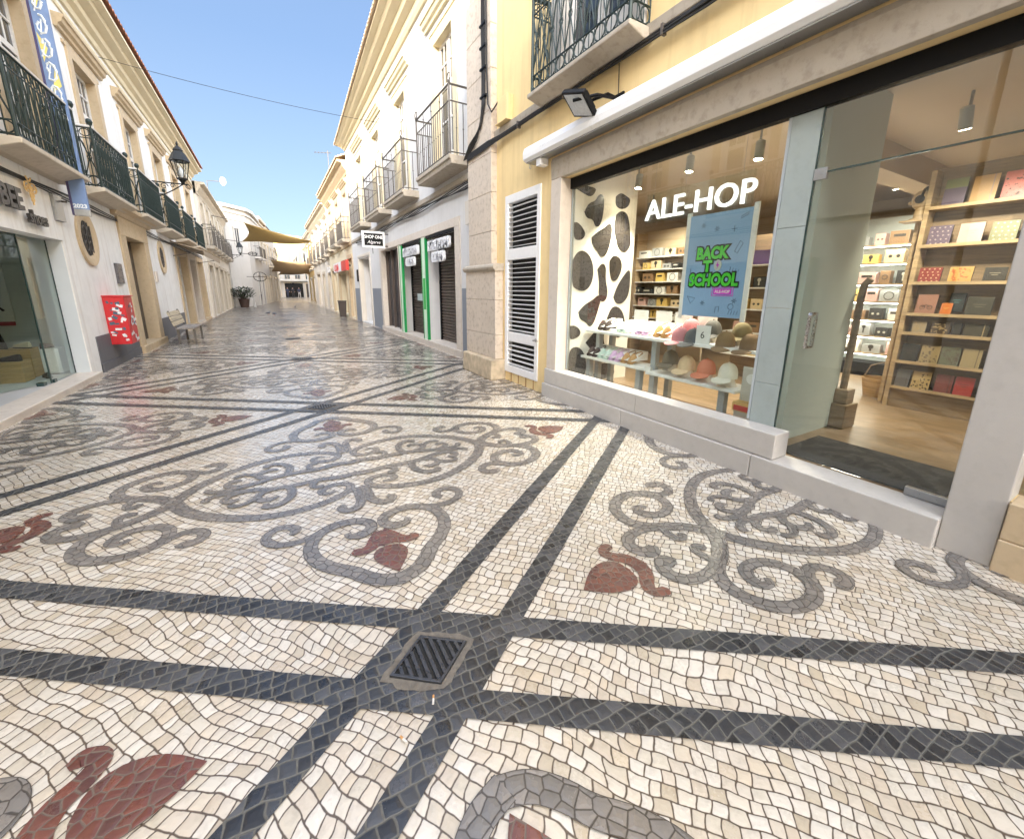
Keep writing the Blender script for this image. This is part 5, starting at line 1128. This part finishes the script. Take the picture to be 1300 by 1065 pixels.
# lantern
lamp_iron = plain('lamp_black_iron', (.010,.012,.012), .45, .3, .2, 60, .2)
def lantern(x, y, z, xw, lab, s=1, n=0):
    o = thing('street_lamp', lab, 'street lamp', (x,y,z)); d = 1 if x > xw else -1
    m = MB(); V = [(.10,.0),(.13,.02)]
    for k in range(6):
        a = k*math.pi/3; b = a+math.pi/3
        m.tube([(x+.11*s*math.cos(a),y+.11*s*math.sin(a),z),(x+.20*s*math.cos(a),y+.20*s*math.sin(a),z+.42*s)], .011*s, 4)
        m.tube([(x+.20*s*math.cos(a),y+.20*s*math.sin(a),z+.42*s),(x+.20*s*math.cos(b),y+.20*s*math.sin(b),z+.42*s)], .014*s, 4)
    m.lathe([(.12*s,-.03*s),(.13*s,0),(.10*s,.01*s)], (x,y,z), 6); m.lathe([(.03*s,-.14*s),(.05*s,-.09*s),(.09*s,-.03*s)], (x,y,z), 8)
    m.build('frame', lamp_iron, o)
    m = MB(); m.lathe([(.235*s,.42*s),(.215*s,.46*s),(.15*s,.60*s),(.10*s,.66*s),(.11*s,.69*s),(.06*s,.76*s),(.02*s,.80*s),(.03*s,.84*s),(.005,.9*s)], (x,y,z), 6); m.build('roof', lamp_iron, o)
    m = MB(); m.lathe([(.10*s,.012*s),(.187*s,.41*s)], (x,y,z), 6); m.build('glass', G_PALE, o); m = MB(); m.lathe([(.02*s,.02*s),(.05*s,.1*s),(.05*s,.22*s),(.01*s,.3*s)], (x,y,z), 10); m.build('bulb', M['whitepaint'], o, smooth=True)
    m = MB(); zz = z-.14*s; L_ = abs(x-xw)
    m.tube([(xw,y,zz),(x+d*.1*s,y,zz)], .016*s, 5); m.tube([(xw,y,zz-.42*s)]+[(xw+d*L_*t/8,y,zz-.42*s*(1-(t/8)**1.6)) for t in range(1,9)], .014*s, 5)
    for u, r in ((.24,.12),(.5,.09),(.72,.06)): m.tube([(xw+d*L_*u+d*r*s*(1-.07*t)*math.cos(t*.7),y,zz-r*s*1.05+r*s*(1-.07*t)*math.sin(t*.7)) for t in range(14)], .010*s, 5)
    m.tube([(x+d*.1*s+.05*s*math.cos(t*.7),y,zz-.05*s+.05*s*math.sin(t*.7)) for t in range(9)], .009*s, 5, True)
    m.box(xw,y-.05,zz-.5*s,xw+d*.03,y+.05,zz+.1*s); m.build('bracket', lamp_iron, o)
lantern(-1.93, 16.4, 4.72, XL, 'large iron wall lantern on a scrolled bracket among the left balconies', 1.12)
def awn(lab, y0, y1, x, z, dirx, col):
    o = thing('awning', lab, 'awning', (x,(y0+y1)/2,z)); m = MB(); m.prism([(0,0),(.92,-.28),(.92,-.46),(.90,-.46),(.90,-.30),(0,-.03)], lambda p:(x+dirx*p[0],y0,z+p[1]), lambda p:(x+dirx*p[0],y1,z+p[1])); m.build('canopy', plain('awning_cloth', col, .85, 0, .15, 8), o)
    m = MB()
    for y in (y0+.1,y1-.1): m.tube([(x,y,z-.5),(x+dirx*.88,y,z-.31)], .014, 5)
    m.build('arm', M['rail'], o)
awn('faded beige awning over the left shop beyond the bench', 18.9, 24.4, XL, 3.14, 1, (.34,.27,.19))
l2 = simple_facade('pale_building', 'pale long building with a stone balcony, left side past the green balconies', -2.72, -1, 27, 41, 6.7, M['pale'], M['stone'], [28.3,30.6,33,35.4,37.8,40], [(27.6,29.6,2.75,P),(30.6,32.4,2.75,D),(33.4,35.4,2.7,P),(36.4,38,2.7,M['curtain']),(38.9,40.4,2.6,D)], 3.7, 2.2, .95, balc='bars', cor=.4)
plate(-2.72, 31.5, 3.55, 3.75, .9, 'grey arm of a street camera on the pale left wall', M['rail'], 1, 'camera_arm', 'camera')

# ---- far end
def block(name, lab, pts, h, wallm, trim, rows=(), roof=None, cor=.3):
    """free-standing block on a ground outline; rows = list of (edge index, count, sill, height, width, kind)"""
    o = thing(name, lab, 'building', (sum(p[0] for p in pts)/len(pts), sum(p[1] for p in pts)/len(pts), 0))
    m = MB(); m.prism(pts, lambda p:(p[0],p[1],0), lambda p:(p[0],p[1],h)); m.build('wall', wallm, o)
    c = Vector((sum(p[0] for p in pts)/len(pts), sum(p[1] for p in pts)/len(pts)))
    grow = lambda d: [tuple(Vector(p)+(Vector(p)-c).normalized()*d) for p in pts]
    m = MB(); m.prism(grow(.12), lambda p:(p[0],p[1],h-.55), lambda p:(p[0],p[1],h-.4)); m.prism(grow(cor), lambda p:(p[0],p[1],h-.2), lambda p:(p[0],p[1],h+.03)); m.build('cornice', trim, o)
    for e, n, sill, wh, ww, kind in rows:
        a, b = Vector(pts[e]), Vector(pts[(e+1) % len(pts)]); d = (b-a).normalized(); nn = Vector((d.y,-d.x)); L_ = (b-a).length
        for k in range(n):
            q = a+d*L_*(k+.5)/n; f = lambda u, v, z: (q.x+d.x*u+nn.x*v, q.y+d.y*u+nn.y*v, z)
            def bx(mb, u0, u1, v0, v1, z0, z1): mb.add([f(u0,v0,z0),f(u1,v0,z0),f(u1,v1,z0),f(u0,v1,z0),f(u0,v0,z1),f(u1,v0,z1),f(u1,v1,z1),f(u0,v1,z1)], [(3,2,1,0),(4,5,6,7),(0,1,5,4),(1,2,6,5),(2,3,7,6),(3,0,4,7)])
            m = MB(); t = .14; bx(m,-ww/2-t,-ww/2,-.02,.06,sill,sill+wh); bx(m,ww/2,ww/2+t,-.02,.06,sill,sill+wh); bx(m,-ww/2-t*1.4,ww/2+t*1.4,-.02,.10,sill+wh,sill+wh+.22); bx(m,-.03,.03,.015,.04,sill,sill+wh); w = m.build('door' if kind == 'door' else 'window', trim, o)
            m = MB(); bx(m,-ww/2,ww/2,-.01,.012,sill,sill+wh); m.build('pane', M['pane'] if kind != 'door' else M['darkwood'], w)
            if kind == 'balcony':
                m = MB(); bx(m,-ww*.9,ww*.9,.0,.5,sill-.14,sill); s = m.build('balcony', trim, o); m = MB()
                for zz in (sill+.9,sill+.05): m.tube([f(-ww*.9,.46,zz),f(ww*.9,.46,zz)], .025, 4); m.tube([f(-ww*.9,0,zz),f(-ww*.9,.46,zz)], .025, 4); m.tube([f(ww*.9,0,zz),f(ww*.9,.46,zz)], .025, 4)
                for i in range(13): u = -ww*.9+ww*1.8*i/12; m.tube([f(u,.46,sill),f(u,.46,sill+.9)], .014, 4)
                m.build('railing', M['rail'], s)
    if roof:
        m = MB(); G = grow(cor+.15); top = [tuple(c+(Vector(p)-c)*.25) for p in pts]; n = len(pts)
        m.add([(p[0],p[1],h+.04) for p in G]+[(p[0],p[1],h+1.3) for p in top], [(i,(i+1)%n,n+(i+1)%n,n+i) for i in range(n)]+[tuple(range(n,2*n))]); m.build('roof', roof, o)
    return o
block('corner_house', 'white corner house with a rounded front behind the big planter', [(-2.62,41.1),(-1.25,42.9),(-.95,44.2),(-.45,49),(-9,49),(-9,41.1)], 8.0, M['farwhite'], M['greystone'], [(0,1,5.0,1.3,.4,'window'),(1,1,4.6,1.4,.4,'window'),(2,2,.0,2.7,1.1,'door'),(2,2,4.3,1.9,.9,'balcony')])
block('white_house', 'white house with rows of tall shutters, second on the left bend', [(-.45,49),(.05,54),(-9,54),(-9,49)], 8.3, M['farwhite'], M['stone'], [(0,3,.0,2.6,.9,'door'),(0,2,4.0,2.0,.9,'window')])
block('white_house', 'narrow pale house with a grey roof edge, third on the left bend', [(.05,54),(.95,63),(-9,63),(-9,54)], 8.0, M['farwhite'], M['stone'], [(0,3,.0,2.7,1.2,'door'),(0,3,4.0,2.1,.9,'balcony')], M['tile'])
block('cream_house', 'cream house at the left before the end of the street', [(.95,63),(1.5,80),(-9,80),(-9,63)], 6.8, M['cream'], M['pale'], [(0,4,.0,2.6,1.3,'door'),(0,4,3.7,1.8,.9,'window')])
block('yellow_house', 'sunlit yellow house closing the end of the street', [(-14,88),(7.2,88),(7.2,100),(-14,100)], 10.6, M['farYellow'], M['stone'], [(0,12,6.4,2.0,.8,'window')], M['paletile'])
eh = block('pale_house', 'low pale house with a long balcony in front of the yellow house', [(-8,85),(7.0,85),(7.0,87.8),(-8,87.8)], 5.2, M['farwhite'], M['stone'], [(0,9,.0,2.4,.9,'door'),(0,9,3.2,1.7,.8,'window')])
m = MB(); m.box(-8,84.2,2.85,7,85,3.0)
for k in range(60): m.tube([(-8+k*.25,84.3,3.0),(-8+k*.25,84.3,3.9)], .02, 4)
m.tube([(-8,84.3,3.9),(7,84.3,3.9)], .04, 4); m.build('balcony', M['chrome'], eh)
m = MB(); m.box(2.3,84.9,.0,5.2,84.97,2.5); m.build('wide_doorway', M['black'], eh)
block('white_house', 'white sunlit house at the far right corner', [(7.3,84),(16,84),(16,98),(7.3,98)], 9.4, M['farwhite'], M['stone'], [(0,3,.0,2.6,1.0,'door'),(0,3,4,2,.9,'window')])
# behind the camera: unseen houses, left one added and sized to block the sun
block('white_house', 'tall unseen white house added on the left behind the photographer for its shade', [(-11,-45),(-2.9,-45),(-2.9,2.4),(-11,2.4)], 9.3, M['white'], M['stone'], [(1,12,.0,2.7,1.6,'door'),(1,12,4,2.3,1.0,'balcony')])
block('cream_house', 'cream house behind the photographer on the right', [(3.47,-45),(12,-45),(12,-6.1),(3.47,-6.1)], 9.0, M['cream'], M['stone'], [(3,4,.0,2.7,1.4,'door'),(3,4,4,2.3,1.0,'window')], M['tile'])

# shade sails
def sail(lab, A, B, C_, D_=None, sagv=.5, col=(.32,.23,.11), ties=()):
    o = thing('shade_sail', lab, 'shade sail', tuple(A)); m = MB(); n = 12
    pts = [Vector(p) for p in (A,B,C_,D_ or C_)]; c = sum(pts, Vector())/4
    def S_(u, v):
        p = (pts[0]*(1-u)+pts[1]*u)*(1-v)+(pts[3]*(1-u)+pts[2]*u)*v
        k = max(abs(u-.5),abs(v-.5))*2; pull = (1-(2*u-1)**2)*(abs(2*v-1)**3)+(1-(2*v-1)**2)*(abs(2*u-1)**3)
        return p+(c-p)*.16*pull+Vector((0,0,-sagv*(1-(2*u-1)**2)*(1-(2*v-1)**2)))
    vs = [tuple(S_(i/n,j/n)) for j in range(n+1) for i in range(n+1)]; m.add(vs, [(j*(n+1)+i,j*(n+1)+i+1,(j+1)*(n+1)+i+1,(j+1)*(n+1)+i) for j in range(n) for i in range(n)])
    so = m.build('cloth', plain('sail_cloth', col, .9, 0, .1, 3), o, smooth=True); sm = so.modifiers.new('Solidify','SOLIDIFY'); sm.thickness = .012
    m = MB()
    for a, b in ties: m.tube([a,b], .018, 4)
    m.build('tie_rope', M['rail'], o)
sail('nearest brown shade sail stretched from the left corner house', (-1.0,32,5.55), (-1.4,36,4.75), (3.1,33,4.68), (2.9,32.6,4.72), .3, (.36,.25,.09), [((-1.0,32,5.55),(-2.72,32.5,5.9)),((-1.4,36,4.75),(-2.72,36.5,4.9)),((3.1,32.9,4.7),(3.95,33,4.6))])
sail('second brown shade sail, lower and further up the street', (.3,51,4.45), (.3,56,3.4), (4.2,55,3.2), (4.7,52,4.2), .5, (.33,.235,.14), [((.3,51,4.45),(-.3,51,4.6)),((.3,56,3.4),(.25,56,3.5)),((4.7,52,4.2),(4.6,53,4.3))])
sail('third brown shade sail hanging just behind the second one', (.9,60,4.0), (1.1,66,3.3), (5.6,64,3.6), (5.8,61,4.6), .4, (.28,.2,.11), [((.9,60,4.0),(.6,60,4.1)),((5.8,61,4.6),(6,62,4.7))])
lantern(-1.75, 40.0, 4.25, -2.72, 'small dark lantern on the wall before the white corner house', 1.05)
o = thing('satellite_dish', 'white satellite dish on the roof of the pale left building', 'satellite dish', (-2.6,34,6.7)); m = MB(); m.tube([(-2.9,35.7,6.7),(-2.9,35.7,8.5),(-2.0,35.7,8.55)], .03, 6); m.build('mast', M['rail'], o)
m = MB(); m.lathe([(.02,.06),(.14,.04),(.25,.0),(.26,-.02),(.14,.02),(.02,.04)], (-2.0,35.6,8.55), 18, 'y', .7, 1.05); m.build('dish', plain('dish_grey', (.3,.3,.29), .6), o, smooth=True)
o = thing('roof_aerial', 'thin television aerial above the right eaves', 'aerial', (4,24,8)); m = MB(); m.tube([(3.6,27,7.6),(3.6,27,9.1)], .02, 5); m.tube([(2.9,27,8.9),(3.8,27,9.0)], .014, 4)
for k in range(5): m.tube([(2.95+.18*k,26.8,8.91+.015*k),(2.95+.18*k,27.2,8.91+.015*k)], .01, 4)
m.build('rods', M['rail'], o)
m = MB(); m.tube(sag((XL+.1,13.6,6.5),(X2-.02,14.2,6.55),.10,14), .006, 4); tag(m.build('overhead_wire', M['cable'], loc=(.4,14,6.5)), 'single thin wire crossing the sky between the two sides', 'wire')
# iron sign frames on the corner house
for i, (x, y, z, lab) in enumerate(((-.95,41.2,4.3,'small oval iron ring sign on the white corner house'),(-.65,42.2,2.5,'round iron ring sign lower on the corner house'))):
    o = thing('hanging_sign', lab, 'sign', (x,y,z)); m = MB(); r = .32+.16*i; m.tube([(x+r*math.cos(k*math.pi/8),y,z+(.13+.25*i)*math.sin(k*math.pi/8)) for k in range(16)], .03, 5, True); m.build('ring', M['black'], o)
    m = MB(); m.tube([(x-r,y,z),(x+r,y,z)], .02, 4); m.tube([(x,y,z-.13-.25*i),(x,y,z+.13+.25*i)], .02, 4); m.build('cross_bar', M['black'], o); m = MB(); m.tube([(x-r,y,z),(x-r-.5,y+.1,z)], .02, 4); m.build('bracket', M['black'], o)
# planter with its plant
o = thing('potted_plant', 'big leafy plant in a brown planter in front of the left corner', 'planter', (-1.95,40.6,0)); m = MB(); m.lathe([(.34,0),(.46,.72),(.50,.74),(.50,.82),(.44,.82),(.42,.7)], (-1.95,40.4,0), 14); m.build('pot', plain('pot_brown', (.055,.03,.022), .7), o, smooth=True)
o.scale = (.85,.85,.85); lf = MB(); random.seed(9); st = MB()
for k in range(520):
    a = random.uniform(0,6.28); r = random.random()**.6*.85; z = .85+random.random()**.8*1.15*(1-.35*r); p = Vector((-1.95+r*math.cos(a)*1.15,40.4+r*math.sin(a),z)); d = Vector((math.cos(a),math.sin(a),random.uniform(-.4,.9))).normalized(); s = d.cross(Vector((0,0,1))).normalized(); L_ = random.uniform(.2,.36)
    lf.cur = random.choice((0,0,1)); lf.add([p,p+d*L_*.5+s*L_*.22,p+d*L_,p+d*L_*.5-s*L_*.22], [(0,1,2,3)])
    if k % 9 == 0: st.tube([(-1.95+random.uniform(-.1,.1),40.4,.75),tuple(p)], .012, 4)
lf.build('foliage', [plain('leaf_dark', (.010,.024,.008), .6), plain('leaf_light', (.028,.06,.016), .6)], o); st.build('stems', plain('stem_brown', (.07,.05,.03), .8), o)
m = MB(); m.prism([(-1.35,40.7),(-1.15,40.5),(-1.2,40.6)], lambda p:(p[0],p[1],0), lambda p:(p[0]*.2-1.02,p[1],.7)); tag(m.build('folding_board', M['whitepaint'], loc=(-1.2,40.6,0)), 'white folding notice board leaning beside the planter', 'notice board')

# ---- people and pigeons
def person(lab, x, y, face, J, cols, grp=None):
    """one continuous skinned body; joints given in metres, then coloured by height"""
    o0 = bpy.data.meshes.new('person'); names = list(J); vs = [J[k][:3] for k in names]
    E_ = [('hip','belly'),('belly','chest'),('chest','neck'),('neck','head'),('head','crown'),('chest','sl'),('sl','el'),('el','hl'),('chest','sr'),('sr','er'),('er','hr'),('hip','pl'),('pl','kl'),('kl','al'),('al','tl'),('hip','pr'),('pr','kr'),('kr','ar'),('ar','tr')]
    o0.from_pydata(vs, [(names.index(a),names.index(b)) for a, b in E_], []); ob = bpy.data.objects.new('person', o0); COL.objects.link(ob)
    sk = ob.modifiers.new('Skin','SKIN'); ob.modifiers.new('Sub','SUBSURF').levels = 1
    for i, k in enumerate(names): o0.skin_vertices[0].data[i].radius = (J[k][3],J[k][3])
    o0.skin_vertices[0].data[names.index('hip')].use_root = True
    me = bpy.data.meshes.new_from_object(ob.evaluated_get(bpy.context.evaluated_depsgraph_get())); bpy.data.objects.remove(ob)
    for c in cols: me.materials.append(c)
    for p in me.polygons:
        z = p.center.z; r = abs(p.center.x); p.use_smooth = True
        p.material_index = 4 if z < .07 else 0 if z < .92 else (3 if z > 1.66 or (z > 1.56 and p.center.y > .02) else 2 if z > 1.44 or (r > .2 and z < 1.05) else 1)
    b = bpy.data.objects.new('person', me); COL.objects.link(b); b.location = (x,y,0); b.rotation_euler = (0,0,face); tag(b, lab, 'person', grp)
def pose(st=.0, w=1.0, arm=.1):
    return {'hip':(0,0,.95,.13*w),'belly':(0,0,1.08,.125*w),'chest':(0,.0,1.30,.14*w),'neck':(0,0,1.48,.05),'head':(0,-.02,1.58,.078),'crown':(0,-.0,1.69,.075),'sl':(.19,0,1.40,.06),'el':(.25,.03+arm,1.14,.043),'hl':(.25,-.06+arm,.90,.034),'sr':(-.19,0,1.40,.06),'er':(-.25,.03-arm,1.14,.043),'hr':(-.25,-.12-arm,.92,.034),
     'pl':(.09,0,.88,.085*w),'kl':(.10,-.08-st*.5,.50,.06),'al':(.10,.02-st,.09,.04),'tl':(.11,-.14-st,.04,.035),'pr':(-.09,0,.88,.085*w),'kr':(-.10,-.04+st*.3,.50,.06),'ar':(-.10,.04+st,.09,.04),'tr':(-.11,-.10+st,.04,.035)}
skin = plain('skin', (.42,.24,.16), .5); hair = plain('dark_hair', (.03,.02,.015), .5); dk = plain('dark_cloth', (.025,.025,.03), .8); bl = plain('navy_cloth', (.03,.04,.08), .8); wt = plain('white_cloth', (.6,.58,.55), .8); shoe_m = plain('shoe_dark', (.03,.025,.02), .6)
person('person in dark clothes walking in the middle of the far street', 3.05, 74.2, R(180), pose(.2), [dk,dk,skin,hair,shoe_m]); person('person in a dark top and pale trousers beside the far doorway', 4.1, 77.5, R(20), pose(.15,1.05), [wt,bl,skin,hair,shoe_m]); person('person in navy standing at the left edge of the far doorway', 2.5, 80.0, R(-30), pose(.03), [bl,bl,skin,hair,shoe_m])
def pigeon(x, y, rz, lab, down=0):
    o = thing('pigeon', lab, 'pigeon', (x,y,0), 'pigeons on the paving'); T = Matrix.Translation((x,y,0)) @ Matrix.Rotation(rz,4,'Z'); pg = plain('pigeon_grey', (.17,.17,.19), .6, 0, .2, 40)
    m = MB(); pr = [(-.17,.10,.012,.006),(-.11,.115,.035,.02),(-.04,.125,.06,.055),(.03,.135,.062,.062),(.08,.155,.045,.05),(.10,.20,.026,.028),(.115,.235,.026,.026),(.135,.245,.014,.014),(.15,.24,.004,.004)]; n = 10
    for q in pr: m.v += [(q[0]+(.03 if False else 0), q[2]*math.cos(2*math.pi*k/n), q[1]-(down*.12*max(0,q[0]-.05)/.1)+q[3]*math.sin(2*math.pi*k/n)) for k in range(n)]
    for i in range(len(pr)-1):
        for k in range(n): m.f.append((i*n+k,i*n+(k+1)%n,(i+1)*n+(k+1)%n,(i+1)*n+k)); m.m.append(0)
    m.xform(T).build('body', pg, o, smooth=True)
    m = MB()
    for s in (-1,1): m.add([(.06,s*.058,.15),(-.05,s*.068,.165),(-.15,s*.03,.125),(-.06,s*.066,.10),(.05,s*.062,.11)], [(0,1,2,3,4)])
    m.xform(T).build('wing', plain('wing_dark', (.07,.07,.08), .6), o); m = MB()
    for s in (-1,1): m.tube([(0,s*.025,.085),(.01,s*.028,.01),(.04,s*.03,.006)], .005, 4)
    m.xform(T).build('legs', plain('pigeon_leg', (.4,.1,.08), .6), o)
pigeon(-.25,28.4,.4,'pigeon walking left of the street middle'); pigeon(.05,27.5,2.6,'pigeon pecking beside the first, slightly nearer',1); pigeon(1.5,36.6,1.2,'single pigeon further up in the middle of the street'); pigeon(3.3,47,2,'farthest pigeon, towards the right side')

# ================================================================== light, sky, camera
SKY_F = (.17,.215,.28)
SUN_EL, SUN_AZ = 11.0, 202.0       # azimuth clockwise from +Y (up the street): low sun from behind on the left
w = bpy.data.worlds.new('World'); S.world = w; w.use_nodes = True; nt = w.node_tree; bg = nt.nodes['Background']
sky = nt.nodes.new('ShaderNodeTexSky'); sky.sky_type = 'NISHITA'; sky.sun_disc = False; sky.sun_elevation = R(SUN_EL); sky.sun_rotation = R(SUN_AZ); sky.air_density = 1.0; sky.dust_density = .6; sky.ozone_density = 1.5
T = NT(nt); tc = nt.nodes.new('ShaderNodeTexCoord'); sx = nt.nodes.new('ShaderNodeSeparateXYZ'); nt.links.new(tc.outputs['Generated'], sx.inputs[0])
# extra brightness added to the unseen sky behind and overhead; dimmed blue up the street
front = T.math('SMOOTHSTEP', 0, 0) if False else T.ramp(T.math('ADD', T.math('MULTIPLY', sx.outputs[1], .5), .5), [(.50,0),(.84,1)])
bw = nt.nodes.new('ShaderNodeRGBToBW'); nt.links.new(sky.outputs[0], bw.inputs[0])
sky_boost = T.mix(.6, sky.outputs[0], T.mix(1.0, bw.outputs[0], (1.13,1.0,.86), 'MULTIPLY'))
clear = T.mix(.7, T.mix(1.0, sky.outputs[0], SKY_F, 'MULTIPLY'), T.ramp(sx.outputs[2], [(0,(.57,.63,.67)),(.14,(.49,.585,.69)),(.42,(.315,.445,.67)),(1,(.24,.37,.66))]))
nt.links.new(T.mix(front, T.mix(1.0, sky_boost, T.mix(T.ramp(sx.outputs[2], [(.05,0),(.85,1)]), (1.5,1.5,1.5), (3.5,3.5,3.5)), 'MULTIPLY'), clear), bg.inputs[0]); bg.inputs[1].default_value = .15
d = Vector((math.sin(R(SUN_AZ))*math.cos(R(SUN_EL)), math.cos(R(SUN_AZ))*math.cos(R(SUN_EL)), math.sin(R(SUN_EL))))
l = bpy.data.lights.new('sun','SUN'); l.energy = .7; l.angle = R(.6); l.color = (1,.86,.66); so = bpy.data.objects.new('sun', l); COL.objects.link(so); so.rotation_euler = d.to_track_quat('Z','Y').to_euler(); so.location = (-20,-20,30)
cam = bpy.data.cameras.new('camera'); co = bpy.data.objects.new('camera', cam); COL.objects.link(co); S.camera = co
right = Vector((0.86532448,-0.50115036,0.00786516)); down = Vector((-0.1060105,-0.19833801,-0.97438381)); fwd = Vector((0.48987275,0.84232438,-0.22475393))
mt = Matrix((right,-down,-fwd)).transposed().to_4x4(); mt.translation = (0,0,1.55); co.matrix_world = mt
cam.sensor_width = 36; cam.lens = 516/1300*36; cam.shift_y = -45/1300; cam.clip_end = 1000; cam.clip_start = .05
S.view_settings.view_transform = 'Standard'; S.view_settings.look = 'None'; S.view_settings.gamma = 1; S.view_settings.exposure = 3.05
S.cycles.use_denoising = True; S.cycles.max_bounces = 10; S.cycles.diffuse_bounces = 5; S.cycles.transparent_max_bounces = 16; S.cycles.sample_clamp_indirect = 6
